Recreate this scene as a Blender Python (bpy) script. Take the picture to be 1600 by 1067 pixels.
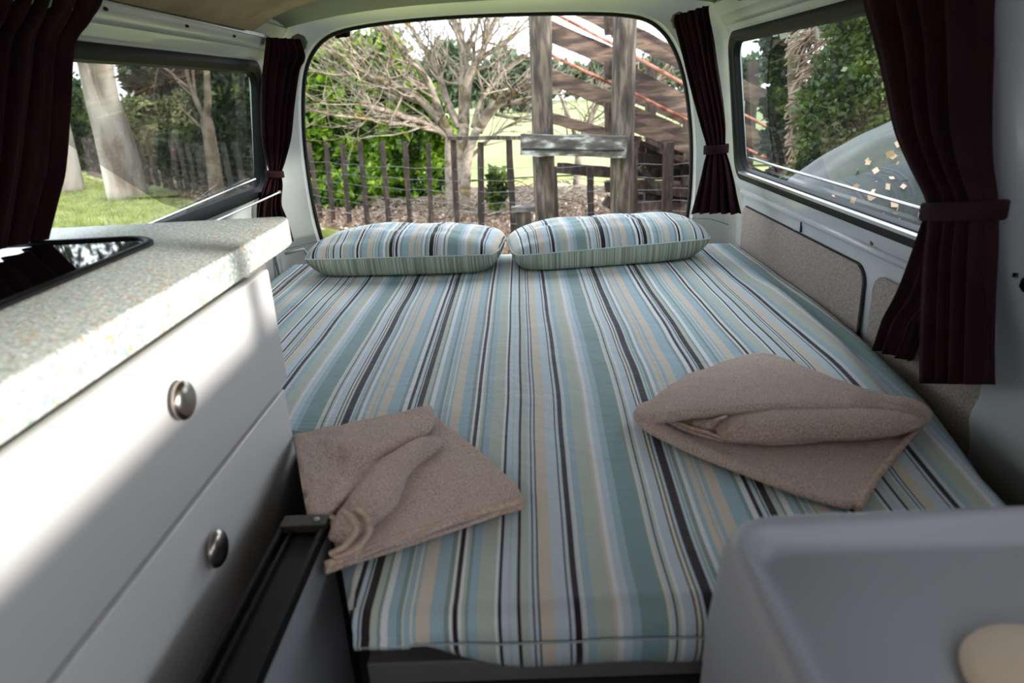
import bpy, bmesh, math, random
from mathutils import Vector, Matrix, noise
R_ = random.Random(7)
SC = bpy.context.scene
COL = SC.collection
for o in list(bpy.data.objects): bpy.data.objects.remove(o)

# ---------------------------------------------------------------- camera
F = 1067.0
roll, pitch, yaw = math.radians(3.2), math.atan(392/1067.), math.atan(30/math.hypot(1067, 392))
CP = Vector((0, 0, 1.2))
fw = Vector((-math.sin(yaw)*math.cos(pitch), math.cos(yaw)*math.cos(pitch), -math.sin(pitch)))
rt0 = Vector((math.cos(yaw), math.sin(yaw), 0)); up0 = rt0.cross(fw)
cR = math.cos(roll)*rt0 - math.sin(roll)*up0
cU = math.sin(roll)*rt0 + math.cos(roll)*up0
cam = bpy.data.objects.new('camera', bpy.data.cameras.new('camera'))
COL.objects.link(cam)
cam.data.sensor_width = 36; cam.data.lens = 36*F/1600
cam.data.clip_start = 0.02; cam.data.clip_end = 500
cam.matrix_world = Matrix(((cR.x, cU.x, -fw.x, CP.x), (cR.y, cU.y, -fw.y, CP.y), (cR.z, cU.z, -fw.z, CP.z), (0, 0, 0, 1)))
cam.data.dof.use_dof = True; cam.data.dof.focus_distance = 2.1; cam.data.dof.aperture_fstop = 3.8
SC.camera = cam

# ---------------------------------------------------------------- light
W = bpy.data.worlds.new('sky'); SC.world = W; W.use_nodes = True
wn = W.node_tree; wn.nodes.clear()
def wnode(t, **k):
    n = wn.nodes.new(t)
    for a, b in k.items(): setattr(n, a, b)
    return n
w_out = wnode('ShaderNodeOutputWorld'); w_bg = wnode('ShaderNodeBackground')
w_tc = wnode('ShaderNodeTexCoord'); w_no = wnode('ShaderNodeTexNoise'); w_ra = wnode('ShaderNodeValToRGB')
w_no.inputs['Scale'].default_value = 3.0; w_no.inputs['Detail'].default_value = 5
w_ra.color_ramp.elements[0].position = .38; w_ra.color_ramp.elements[0].color = (.70, .80, .95, 1)
w_ra.color_ramp.elements[1].position = .58; w_ra.color_ramp.elements[1].color = (.95, .97, 1, 1)
wn.links.new(w_tc.outputs['Generated'], w_no.inputs['Vector']); wn.links.new(w_no.outputs['Fac'], w_ra.inputs['Fac'])
wn.links.new(w_ra.outputs['Color'], w_bg.inputs['Color']); wn.links.new(w_bg.outputs[0], w_out.inputs[0])
w_bg.inputs['Strength'].default_value = 1.0
sun = bpy.data.objects.new('sun', bpy.data.lights.new('sun', 'SUN')); COL.objects.link(sun)
sun.data.energy = 1.9; sun.data.angle = math.radians(3); sun.data.color = (1, .95, .87)
SUN_DIR = Vector((.87, -.45, .17)).normalized()      # towards the sun
sun.rotation_euler = SUN_DIR.to_track_quat('Z', 'Y').to_euler()
SC.view_settings.view_transform = 'Standard'; SC.view_settings.look = 'None'
SC.view_settings.gamma = 1; SC.view_settings.use_curve_mapping = False
SC.view_settings.exposure = 2.5

# ---------------------------------------------------------------- helpers
def ray(px, py): return fw*F + cR*(px-800) + cU*(533.5-py)
def at(px, py, Y):
    d = ray(px, py); return CP + d*(Y/d.y)
def atx(px, py, X):
    d = ray(px, py); return CP + d*(X/d.x)
def atz(px, py, Z):
    d = ray(px, py); return CP + d*((Z-CP.z)/d.z)
def s2l(c): return tuple(((v/255)/12.92 if v/255 <= .04045 else (((v/255)+.055)/1.055)**2.4) for v in c)

def mat(name, col, rough=.6, metal=0, col2=None, nscale=20, lo=.4, hi=.6, bump=0, bscale=60, spec=.5, stretch=None, trans=0, detail=4, coat=0):
    m = bpy.data.materials.new(name); m.use_nodes = True; nt = m.node_tree
    p = nt.nodes['Principled BSDF']
    p.inputs['Roughness'].default_value = rough; p.inputs['Metallic'].default_value = metal
    p.inputs['Specular IOR Level'].default_value = spec
    p.inputs['Coat Weight'].default_value = coat
    c = s2l(col); p.inputs['Base Color'].default_value = (*c, 1)
    tc = nt.nodes.new('ShaderNodeTexCoord'); mp = nt.nodes.new('ShaderNodeMapping')
    nt.links.new(tc.outputs['Object'], mp.inputs['Vector'])
    if stretch: mp.inputs['Scale'].default_value = stretch
    m['cs'] = 0
    if col2 is not None:
        cols = col2 if isinstance(col2, list) else [col2]
        n = nt.nodes.new('ShaderNodeTexNoise'); n.inputs['Scale'].default_value = nscale; n.inputs['Detail'].default_value = detail
        r = nt.nodes.new('ShaderNodeValToRGB'); nt.links.new(mp.outputs[0], n.inputs['Vector']); nt.links.new(n.outputs['Fac'], r.inputs['Fac'])
        r.color_ramp.elements[0].position = lo; r.color_ramp.elements[0].color = (*c, 1)
        r.color_ramp.elements[1].position = hi; r.color_ramp.elements[1].color = (*s2l(cols[-1]), 1)
        for i, cc in enumerate(cols[:-1]):
            e = r.color_ramp.elements.new(lo+(hi-lo)*(i+1)/len(cols)); e.color = (*s2l(cc), 1)
        nt.links.new(r.outputs['Color'], p.inputs['Base Color'])
        m_col = r.outputs['Color']
    if bump:
        n2 = nt.nodes.new('ShaderNodeTexNoise'); n2.inputs['Scale'].default_value = bscale; n2.inputs['Detail'].default_value = 3
        b = nt.nodes.new('ShaderNodeBump'); b.inputs['Strength'].default_value = bump; b.inputs['Distance'].default_value = .01
        nt.links.new(mp.outputs[0], n2.inputs['Vector']); nt.links.new(n2.outputs['Fac'], b.inputs['Height']); nt.links.new(b.outputs[0], p.inputs['Normal'])
    if trans:
        t = nt.nodes.new('ShaderNodeBsdfTranslucent'); mx = nt.nodes.new('ShaderNodeMixShader'); mx.inputs[0].default_value = trans
        if col2 is not None: nt.links.new(m_col, t.inputs['Color'])
        else: t.inputs['Color'].default_value = (*c, 1)
        out = nt.nodes['Material Output']
        nt.links.new(p.outputs[0], mx.inputs[1]); nt.links.new(t.outputs[0], mx.inputs[2]); nt.links.new(mx.outputs[0], out.inputs['Surface'])
    return m

def mesh_obj(name, verts, faces, m, parent=None, smooth=False, uvs=None):
    me = bpy.data.meshes.new(name)
    me.from_pydata([tuple(v) for v in verts], [], faces)
    if smooth: me.polygons.foreach_set('use_smooth', [True]*len(me.polygons))
    if uvs is not None:
        uv = me.uv_layers.new(name='UV')
        for l in me.loops: uv.data[l.index].uv = uvs[l.vertex_index]
    me.materials.append(m); me.update()
    o = bpy.data.objects.new(name, me); COL.objects.link(o)
    if parent:
        o.parent = parent
        if parent.location.length or parent.parent:
            o.location = -world_loc(parent)
    return o
def world_loc(o):
    v = Vector(o.location); p = o.parent
    while p: v += p.location; p = p.parent
    return v
def tag(o, label=None, cat=None, group=None, kind=None):
    if label: o['label'] = label
    if cat: o['category'] = cat
    if group: o['group'] = group
    if kind: o['kind'] = kind
    return o
def thing(name, loc, label, cat, group=None):
    o = bpy.data.objects.new(name, None); o.empty_display_size = .05; COL.objects.link(o)
    o.location = loc; return tag(o, label, cat, group)
def struct(o): o['kind'] = 'structure'; return o

class MB:
    def __init__(s): s.v = []; s.f = []
    def add(s, vs, fs):
        k = len(s.v); s.v += [Vector(v) for v in vs]; s.f += [tuple(i+k for i in f) for f in fs]
    def box(s, a, b, bev=0):
        x0, y0, z0 = a; x1, y1, z1 = b
        if bev <= 0:
            s.add([(x0,y0,z0),(x1,y0,z0),(x1,y1,z0),(x0,y1,z0),(x0,y0,z1),(x1,y0,z1),(x1,y1,z1),(x0,y1,z1)],
                  [(0,3,2,1),(4,5,6,7),(0,1,5,4),(1,2,6,5),(2,3,7,6),(3,0,4,7)])
        else:
            bm = bmesh.new(); bmesh.ops.create_cube(bm, size=1)
            for v in bm.verts: v.co = Vector(((x0+x1)/2+v.co.x*(x1-x0), (y0+y1)/2+v.co.y*(y1-y0), (z0+z1)/2+v.co.z*(z1-z0)))
            bmesh.ops.bevel(bm, geom=bm.edges[:]+bm.verts[:], offset=bev, segments=3, affect='EDGES', profile=.5)
            s.frombm(bm)
    def frombm(s, bm):
        bm.verts.index_update(); s.add([v.co.copy() for v in bm.verts], [[v.index for v in f.verts] for f in bm.faces]); bm.free()
    def bar(s, p, q, w, h, up=Vector((0,0,1)), jit=0, rnd=None):
        """a straight board from p to q, w across, h along 'up'"""
        p = Vector(p); q = Vector(q); d = (q-p).normalized(); side = d.cross(up).normalized(); u = side.cross(d)
        vs = []; n = 6 if jit else 1
        for i in range(n+1):
            c = p.lerp(q, i/n)
            for a, b in ((-1,-1),(1,-1),(1,1),(-1,1)):
                j = Vector((0,0,0))
                if jit: j = (side*(rnd.random()-.5)+u*(rnd.random()-.5))*2*jit
                vs.append(c+side*a*w/2+u*b*h/2+j)
        fs = [(3,2,1,0)]
        for i in range(n):
            k = 4*i
            for a in range(4): b = (a+1)%4; fs.append((k+a, k+b, k+4+b, k+4+a))
        k = 4*n; fs.append((k, k+1, k+2, k+3)); s.add(vs, fs)
    def tube(s, pts, r, n=8, cap=True):
        pts = [Vector(p) for p in pts]; m = len(pts)
        rs = r if isinstance(r, (list, tuple)) else [r]*m
        vs = []; prev = None
        for i, p in enumerate(pts):
            d = (pts[min(i+1, m-1)]-pts[max(i-1, 0)])
            if d.length < 1e-9: d = Vector((0,0,1))
            d.normalize()
            if prev is None:
                a = d.cross(Vector((0,0,1)));
                if a.length < .1: a = d.cross(Vector((1,0,0)))
            else: a = prev-d*prev.dot(d)
            a.normalize(); prev = a; b = d.cross(a)
            for k in range(n):
                t = 2*math.pi*k/n; vs.append(p+(a*math.cos(t)+b*math.sin(t))*rs[i])
        fs = []
        for i in range(m-1):
            for k in range(n): fs.append((i*n+k, i*n+(k+1)%n, (i+1)*n+(k+1)%n, (i+1)*n+k))
        if cap: fs.append(tuple(range(n-1, -1, -1))); fs.append(tuple((m-1)*n+k for k in range(n)))
        s.add(vs, fs)
    def lathe(s, c, axis, prof, n=24):
        axis = Vector(axis).normalized(); a = axis.cross(Vector((0,0,1)))
        if a.length < .1: a = axis.cross(Vector((1,0,0)))
        a.normalize(); b = axis.cross(a); vs = []; c = Vector(c)
        for (r, h) in prof:
            for k in range(n):
                t = 2*math.pi*k/n; vs.append(c+axis*h+(a*math.cos(t)+b*math.sin(t))*r)
        fs = []
        for i in range(len(prof)-1):
            for k in range(n): fs.append((i*n+k, i*n+(k+1)%n, (i+1)*n+(k+1)%n, (i+1)*n+k))
        fs.append(tuple(range(n-1, -1, -1))); fs.append(tuple((len(prof)-1)*n+k for k in range(n)))
        s.add(vs, fs)
    def obj(s, name, m, parent=None, smooth=False):
        o = mesh_obj(name, s.v, s.f, m, parent, smooth); s.v = []; s.f = []; return o
def auto(o, deg=35):
    o.data.polygons.foreach_set('use_smooth', [True]*len(o.data.polygons)); o.data.set_sharp_from_angle(angle=math.radians(deg)); return o

def grid_obj(name, P, m, parent=None, uvs=None, flip=False, thick=0, offset=0, subs=0, closed=False):
    """P: rows of points"""
    nr, nc = len(P), len(P[0]); vs = [p for r in P for p in r]; fs = []
    for i in range(nr-1):
        for j in range(nc if closed else nc-1):
            q = (i*nc+j, i*nc+(j+1)%nc, (i+1)*nc+(j+1)%nc, (i+1)*nc+j); fs.append(q[::-1] if flip else q)
    U = [u for r in uvs for u in r] if uvs else None
    o = mesh_obj(name, vs, fs, m, parent, True, U)
    if thick:
        s = o.modifiers.new('s', 'SOLIDIFY'); s.thickness = thick; s.offset = offset
    if subs:
        s = o.modifiers.new('u', 'SUBSURF'); s.levels = subs; s.render_levels = subs
    return o
def cr(p0, p1, p2, p3, t):
    return .5*((2*p1)+(-p0+p2)*t+(2*p0-5*p1+4*p2-p3)*t*t+(-p0+3*p1-3*p2+p3)*t**3)
def spline(pts, n):
    out = []; m = len(pts)
    for k in range(n+1):
        t = k/n*(m-1); i = min(int(t), m-2); f = t-i
        out.append(cr(pts[max(i-1,0)], pts[i], pts[i+1], pts[min(i+2,m-1)], f))
    return out
def patch(rows, nu, nv):
    A = [spline([Vector(p) for p in r], nu) for r in rows]
    cols = [spline([A[i][j] for i in range(len(A))], nv) for j in range(nu+1)]
    return [[cols[j][i] for j in range(nu+1)] for i in range(nv+1)]
def nz(x, y, z=0, s=1): return noise.noise(Vector((x*s, y*s, z*s)))
def smooth01(t): t = max(0, min(1, t)); return t*t*(3-2*t)

# ---------------------------------------------------------------- materials
M = {}
M['paint'] = mat('cream_van_paint', (172,174,170), .35, coat=.3)
M['paint_b'] = mat('white_van_paint', (172,177,180), .38, coat=.3)
M['rubber'] = mat('black_rubber', (9,9,10), .6, spec=.2)
M['alu'] = mat('aluminium_trim', (190,190,190), .3, 1)
M['chrome'] = mat('brushed_nickel', (165,158,150), .28, 1)
M['headlining'] = mat('beige_headlining', (150,128,106), .95, col2=(132,112,92), nscale=8, bump=.3, bscale=300)
M['greyliner'] = mat('grey_roof_trim', (98,100,98), .8)
M['carpet'] = mat('grey_carpet_lining', (172,162,153), 1, col2=(140,131,124), nscale=180, lo=.35, hi=.65, bump=.6, bscale=420, detail=6)
M['velvet'] = mat('dark_plum_curtain_cloth', (32,13,18), .95, col2=(41,17,23), nscale=12, bump=.25, bscale=700, spec=.15)
M['white_lam'] = mat('white_laminate', (214,212,212), .35)
M['grey_door'] = mat('grey_fridge_door', (150,150,154), .4)
M['blackpl'] = mat('black_plastic', (9,9,10), .55, spec=.25)
M['darkmetal'] = mat('dark_metal', (60,56,52), .4, .6)
M['dark'] = mat('dark_cloth_base', (16,16,17), .95)
M['slat_grey'] = mat('grey_bed_rail', (96,92,90), .6)
M['floor'] = mat('dark_vinyl_floor', (40,38,37), .7)
M['tray'] = mat('grey_moulded_plastic', (142,142,147), .45)
M['beige'] = mat('beige_plastic', (196,176,156), .6)
M['sticker'] = mat('white_sticker_paper', (225,228,228), .6)
M['stickerblue'] = mat('blue_sticker_print', (60,150,200), .5)
M['bark_pale'] = mat('pale_bark', (84,75,64), .9, col2=[(132,122,108),(76,66,50),(138,118,58)], nscale=4, lo=.35, hi=.75, bump=.5, bscale=30)
M['bark_gum'] = mat('gum_bark', (130,112,100), .9, col2=[(176,160,148),(196,184,174)], nscale=2.2, lo=.35, hi=.62, bump=.5, bscale=12, stretch=(1,1,.3))
M['bark_dark'] = mat('brown_bark', (92,78,66), .95, col2=(128,112,98), nscale=5, bump=.5, bscale=25)
M['oldpost'] = mat('weathered_post_wood', (30,26,22), .95, col2=[(54,47,41),(88,80,70),(70,60,38)], nscale=7, lo=.32, hi=.8, bump=.8, bscale=22, stretch=(3,3,.5))
M['fencewood'] = mat('dark_fence_wood', (28,22,20), .95, col2=[(50,39,34),(82,68,58)], nscale=9, lo=.35, hi=.75, bump=.7, bscale=30, stretch=(2,2,.5))
M['board'] = mat('rusty_brown_board', (34,24,20), .75, col2=[(58,43,35),(100,80,67),(52,38,28)], nscale=5, lo=.3, hi=.75, bump=.6, bscale=20, stretch=(.5,1,3))
M['leftpost'] = mat('grey_paling_wood', (52,46,40), .95, col2=(88,80,70), nscale=8, bump=.5, bscale=30)
M['lichenboard'] = mat('lichened_board', (52,48,46), .95, col2=[(78,74,72),(150,154,152)], nscale=7, lo=.4, hi=.68, bump=1, bscale=22, stretch=(.7,1,2))
M['rust'] = mat('rusty_pipe', (112,52,32), .7, col2=(170,120,98), nscale=9)
M['wire'] = mat('galvanised_wire', (120,122,124), .5, .8)
M['reflection_dark'] = mat('dark_green_reflection', (34,42,40), .5, col2=(50,56,58), nscale=3, bump=.3, bscale=6)
M['grass'] = mat('lawn_grass', (96,106,48), .95, col2=[(136,140,76),(172,168,112)], nscale=1.3, lo=.3, hi=.7, bump=.6, bscale=40, detail=8)
M['paddock'] = mat('paddock_grass', (102,114,58), .95, col2=(122,132,78), nscale=.6)
M['mulch'] = mat('leaf_litter_soil', (52,40,32), .95, col2=[(92,74,58),(132,114,96)], nscale=14, lo=.35, hi=.7, bump=1, bscale=30, detail=8)
M['litter'] = mat('fallen_leaves', (88,68,52), .8, col2=[(136,112,90),(202,186,168)], nscale=9, lo=.3, hi=.7, trans=.1)
M['blade'] = mat('grass_blades', (112,124,52), .8, col2=(176,178,100), nscale=3, trans=.35)
M['leaf_bright'] = mat('glossy_green_leaves', (34,58,12), .4, col2=[(92,128,30),(178,200,66)], nscale=4, lo=.36, hi=.72, trans=.4)
M['leaf_mid'] = mat('mid_green_leaves', (28,44,18), .5, col2=[(52,72,28),(98,116,50)], nscale=3, lo=.3, hi=.7, trans=.35)
M['leaf_olive'] = mat('olive_leaves', (78,82,50), .6, col2=[(116,118,74),(160,156,100)], nscale=2, lo=.3, hi=.7, trans=.3)
M['leaf_dark'] = mat('dark_leaves', (22,32,22), .5, col2=(46,60,38), nscale=3, trans=.2)
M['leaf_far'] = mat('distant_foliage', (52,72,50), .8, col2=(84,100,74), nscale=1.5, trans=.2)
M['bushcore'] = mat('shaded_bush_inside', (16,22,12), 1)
M['twig'] = mat('brown_dry_twigs', (104,84,68), .9, col2=(160,138,118), nscale=6)

def speckle():
    m = bpy.data.materials.new('speckled_laminate'); m.use_nodes = True; nt = m.node_tree; p = nt.nodes['Principled BSDF']
    p.inputs['Roughness'].default_value = .38
    tc = nt.nodes.new('ShaderNodeTexCoord')
    prev = None
    def mixc(a, fac, col):
        mx = nt.nodes.new('ShaderNodeMix'); mx.data_type = 'RGBA'
        nt.links.new(fac, mx.inputs[0])
        if isinstance(a, tuple): mx.inputs[6].default_value = (*s2l(a), 1)
        else: nt.links.new(a, mx.inputs[6])
        mx.inputs[7].default_value = (*s2l(col), 1); return mx.outputs[2]
    a = (172,178,172)
    for sc, lo, hi, col, off in ((130,.53,.59,(126,148,142),0), (190,.55,.60,(214,216,212),3), (110,.63,.66,(184,142,112),7), (260,.63,.67,(140,150,144),11)):
        mp = nt.nodes.new('ShaderNodeMapping'); mp.inputs['Location'].default_value = (off, off*2, off)
        n = nt.nodes.new('ShaderNodeTexNoise'); n.inputs['Scale'].default_value = sc; n.inputs['Detail'].default_value = 2
        r = nt.nodes.new('ShaderNodeValToRGB'); r.color_ramp.elements[0].position = lo; r.color_ramp.elements[1].position = hi
        nt.links.new(tc.outputs['Object'], mp.inputs[0]); nt.links.new(mp.outputs[0], n.inputs['Vector']); nt.links.new(n.outputs['Fac'], r.inputs['Fac'])
        a = mixc(a, r.outputs['Color'], col)
    nt.links.new(a, p.inputs['Base Color']); return m
M['speckle'] = speckle()

def glass(name, tint=(.92,.95,.94), haze=.04, hcol=(.5,.52,.52)):
    m = bpy.data.materials.new(name); m.use_nodes = True; nt = m.node_tree; nt.nodes.clear()
    out = nt.nodes.new('ShaderNodeOutputMaterial'); t = nt.nodes.new('ShaderNodeBsdfTransparent'); t.inputs[0].default_value = (*tint, 1)
    g = nt.nodes.new('ShaderNodeBsdfGlossy'); g.inputs['Roughness'].default_value = .01
    ge = nt.nodes.new('ShaderNodeNewGeometry'); dp = nt.nodes.new('ShaderNodeVectorMath'); dp.operation = 'DOT_PRODUCT'
    nt.links.new(ge.outputs['Incoming'], dp.inputs[0]); nt.links.new(ge.outputs['Normal'], dp.inputs[1])
    ab = nt.nodes.new('ShaderNodeMath'); ab.operation = 'ABSOLUTE'; nt.links.new(dp.outputs['Value'], ab.inputs[0])
    om = nt.nodes.new('ShaderNodeMath'); om.operation = 'SUBTRACT'; om.inputs[0].default_value = 1; nt.links.new(ab.outputs[0], om.inputs[1])
    pw = nt.nodes.new('ShaderNodeMath'); pw.operation = 'POWER'; pw.inputs[1].default_value = 5; nt.links.new(om.outputs[0], pw.inputs[0])
    fr = nt.nodes.new('ShaderNodeMath'); fr.operation = 'MULTIPLY_ADD'; fr.inputs[1].default_value = .9; fr.inputs[2].default_value = .05; nt.links.new(pw.outputs[0], fr.inputs[0])
    mx = nt.nodes.new('ShaderNodeMixShader'); d = nt.nodes.new('ShaderNodeBsdfDiffuse'); d.inputs[0].default_value = (*hcol, 1)
    m2 = nt.nodes.new('ShaderNodeMixShader'); n = nt.nodes.new('ShaderNodeTexNoise'); n.inputs['Scale'].default_value = 5; n.inputs['Detail'].default_value = 6
    tc = nt.nodes.new('ShaderNodeTexCoord'); nt.links.new(tc.outputs['Object'], n.inputs['Vector'])
    mu = nt.nodes.new('ShaderNodeMath'); mu.operation = 'MULTIPLY'; mu.inputs[1].default_value = haze*2; nt.links.new(n.outputs['Fac'], mu.inputs[0])
    nt.links.new(mu.outputs[0], m2.inputs[0]); nt.links.new(t.outputs[0], m2.inputs[1]); nt.links.new(d.outputs[0], m2.inputs[2])
    nt.links.new(fr.outputs[0], mx.inputs[0]); nt.links.new(m2.outputs[0], mx.inputs[1]); nt.links.new(g.outputs[0], mx.inputs[2]); nt.links.new(mx.outputs[0], out.inputs[0])
    return m
M['glass'] = glass('window_glass', (.70,.74,.74), .03)
M['pane_grey'] = glass('grey_pane_layer', (.55,.58,.58), .03)
M['hobglass'] = mat('smoked_black_glass', (6,6,7), .03, spec=.8)

# striped cotton: colour steps along UV.x with period 1
LB, PB, SG, TE, DK, WH, TN, CR_, GR = (148,170,182), (178,190,199), (170,177,168), (122,146,147), (38,26,32), (206,208,210), (192,182,168), (204,198,182), (126,140,136)
STR = [(0,DK),(.012,PB),(.020,TE),(.026,PB),(.031,GR),(.042,WH),(.052,LB),(.065,TN),(.080,LB),(.085,TN),(.090,LB),(.105,TN),(.135,LB),(.175,TE),(.186,WH),
       (.201,DK),(.212,PB),(.225,DK),(.2275,PB),(.2315,DK),(.252,SG),(.266,GR),(.276,WH),(.292,LB),(.310,TE),(.323,CR_),(.328,LB),(.342,CR_),(.345,LB),(.354,TN),
       (.383,LB),(.417,GR),(.428,WH),(.437,DK),(.447,WH),(.456,SG),(.461,TE),(.469,LB),(.492,SG),(.529,WH),(.539,DK),(.5435,PB),(.559,SG),(.565,PB),
       (.580,DK),(.586,SG),(.607,PB),(.6165,DK),(.6195,PB),(.628,DK),(.631,TN),(.662,PB),(.694,DK),(.699,PB),(.708,DK),(.719,PB),(.727,CR_),(.733,LB),(.752,SG),
       (.790,TN),(.798,WH),(.811,PB),(.830,LB),(.848,TE),(.909,CR_),(.916,PB),(.9235,DK),(.9275,SG),(.937,WH),(.943,PB),(.9675,DK),(.9705,CR_),(.9735,DK),(.9765,CR_),(.9795,DK),(.9825,PB),(.989,DK)]
def striped(name, bump=.15):
    m = bpy.data.materials.new(name); m.use_nodes = True; nt = m.node_tree; p = nt.nodes['Principled BSDF']
    p.inputs['Roughness'].default_value = .8; p.inputs['Specular IOR Level'].default_value = .25
    p.inputs['Sheen Weight'].default_value = .1
    tc = nt.nodes.new('ShaderNodeTexCoord'); sp = nt.nodes.new('ShaderNodeSeparateXYZ'); fr = nt.nodes.new('ShaderNodeMath'); fr.operation = 'FRACT'
    nt.links.new(tc.outputs['UV'], sp.inputs[0]); nt.links.new(sp.outputs[0], fr.inputs[0])
    cur = None; n = 27; start = 0
    while start < len(STR):
        chunk = STR[start:start+n]
        r = nt.nodes.new('ShaderNodeValToRGB'); r.color_ramp.interpolation = 'CONSTANT'
        els = r.color_ramp.elements
        els[0].position = 0; els[0].color = (*s2l(chunk[0][1]), 1)
        els.remove(els[1])
        for (pos, c) in chunk:
            if pos == 0: continue
            e = els.new(pos); e.color = (*s2l(c), 1)
        nt.links.new(fr.outputs[0], r.inputs['Fac'])
        if cur is None: cur = r.outputs['Color']
        else:
            g = nt.nodes.new('ShaderNodeMath'); g.operation = 'GREATER_THAN'; g.inputs[1].default_value = chunk[0][0]; nt.links.new(fr.outputs[0], g.inputs[0])
            mx = nt.nodes.new('ShaderNodeMix'); mx.data_type = 'RGBA'; nt.links.new(g.outputs[0], mx.inputs[0]); nt.links.new(cur, mx.inputs[6]); nt.links.new(r.outputs['Color'], mx.inputs[7]); cur = mx.outputs[2]
        start += n
    # threads: a faint darker weave
    no = nt.nodes.new('ShaderNodeTexNoise'); no.inputs['Scale'].default_value = 500; nt.links.new(tc.outputs['Object'], no.inputs['Vector'])
    mr = nt.nodes.new('ShaderNodeMapRange'); mr.inputs[3].default_value = .9; mr.inputs[4].default_value = 1.06; nt.links.new(no.outputs['Fac'], mr.inputs[0])
    mm = nt.nodes.new('ShaderNodeVectorMath'); mm.operation = 'SCALE'; nt.links.new(cur, mm.inputs[0]); nt.links.new(mr.outputs[0], mm.inputs['Scale'])
    nt.links.new(mm.outputs[0], p.inputs['Base Color'])
    n2 = nt.nodes.new('ShaderNodeTexNoise'); n2.inputs['Scale'].default_value = 14; n2.inputs['Detail'].default_value = 3; n2.inputs['Distortion'].default_value = .3
    nt.links.new(tc.outputs['Object'], n2.inputs['Vector'])
    b = nt.nodes.new('ShaderNodeBump'); b.inputs['Strength'].default_value = bump; b.inputs['Distance'].default_value = .02
    nt.links.new(n2.outputs['Fac'], b.inputs['Height']); nt.links.new(b.outputs[0], p.inputs['Normal'])
    return m
M['stripe'] = striped('striped_cotton_sheet', .30); M['stripe_p'] = striped('striped_cotton_pillowcase', .35)
def finestripe():
    m = bpy.data.materials.new('fine_green_ticking'); m.use_nodes = True; nt = m.node_tree; p = nt.nodes['Principled BSDF']; p.inputs['Roughness'].default_value = .85
    tc = nt.nodes.new('ShaderNodeTexCoord'); mp = nt.nodes.new('ShaderNodeMapping'); mp.inputs['Scale'].default_value = (260, 2, 2)
    n = nt.nodes.new('ShaderNodeTexNoise'); n.inputs['Scale'].default_value = 1; r = nt.nodes.new('ShaderNodeValToRGB')
    r.color_ramp.elements[0].position = .38; r.color_ramp.elements[0].color = (*s2l((112,124,112)), 1); r.color_ramp.elements[1].position = .62; r.color_ramp.elements[1].color = (*s2l((168,178,162)), 1)
    nt.links.new(tc.outputs['Object'], mp.inputs[0]); nt.links.new(mp.outputs[0], n.inputs['Vector']); nt.links.new(n.outputs['Fac'], r.inputs[0]); nt.links.new(r.outputs[0], p.inputs['Base Color'])
    return m
M['ticking'] = finestripe()
def terry():
    m = mat('beige_terry_towelling', (196,160,145), 1, col2=(250,226,212), nscale=420, lo=.36, hi=.64, bump=1.0, bscale=460, spec=.1, detail=3)
    m.node_tree.nodes['Principled BSDF'].inputs['Sheen Weight'].default_value = .4
    return m
M['terry'] = terry()
M['hem'] = mat('towel_hem', (176,150,134), .9, col2=(196,172,156), nscale=120, bump=.5, bscale=150)

# ================================================================ VAN SHELL (setting)
def xl(z):   # inner face of the left side
    pts = [(0,-.97),(.6,-.965),(.86,-.955),(.90,-.93),(1.32,-.875),(1.345,-.872),(1.37,-.845),(1.40,-.835),(1.46,-.79)]
    return interp(pts, z)
def xr(z):
    pts = [(0,.85),(.6,.845),(.79,.84),(.82,.815),(.845,.812),(1.34,.755),(1.36,.752),(1.38,.735),(1.42,.71),(1.46,.69)]
    return interp(pts, z)
def interp(pts, t):
    if t <= pts[0][0]: return pts[0][1]
    for (a, b), (c, d) in zip(pts, pts[1:]):
        if t <= c: return b+(d-b)*(t-a)/(c-a)
    return pts[-1][1]
def rrect(y0, y1, z0, z1, r, n=8):
    pts = []
    for cy, cz, a0 in ((y1-r, z0+r, -90), (y1-r, z1-r, 0), (y0+r, z1-r, 90), (y0+r, z0+r, 180)):
        for k in range(n+1):
            a = math.radians(a0+90*k/n); pts.append((cy+r*math.cos(a), cz+r*math.sin(a)))
    out = []
    for i, p in enumerate(pts):          # fill the straights
        q = pts[(i+1) % len(pts)]; out.append(p)
        L = math.hypot(q[0]-p[0], q[1]-p[1])
        if L > .12:
            k = max(1, int(L/.06))
            for j in range(1, k): out.append((p[0]+(q[0]-p[0])*j/k, p[1]+(q[1]-p[1])*j/k))
    return out
def side_wall(name, xf, outer, hole, m, sgn):
    y0, y1, z0, z1 = outer; hy0, hy1, hz0, hz1, r = hole
    H = rrect(hy0, hy1, hz0, hz1, r); cy, cz = (hy0+hy1)/2, (hz0+hz1)/2
    def proj(p):
        dy, dz = p[0]-cy, p[1]-cz
        # radial-ish: clamp to the outer rectangle keeping the side
        t = 1e9
        if dy > 1e-6: t = min(t, (y1-cy)/dy)
        if dy < -1e-6: t = min(t, (y0-cy)/dy)
        if dz > 1e-6: t = min(t, (z1-cz)/dz)
        if dz < -1e-6: t = min(t, (z0-cz)/dz)
        return (cy+dy*t, cz+dz*t)
    rows = []; N = 26
    for i in range(N+1):
        f = i/N; row = []
        for p in H:
            q = proj(p); y, z = p[0]+(q[0]-p[0])*f, p[1]+(q[1]-p[1])*f
            row.append(Vector((xf(z), y, z)))
        rows.append(row)
    lip = [Vector((xf(p[1])+sgn*.035, p[0], p[1])) for p in H]
    rows.insert(0, lip)
    o = grid_obj(name, rows, m, closed=True, flip=(sgn > 0)); auto(o, 30)
    s = o.modifiers.new('s', 'SOLIDIFY'); s.thickness = .004; s.offset = 0
    return o, H
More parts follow.
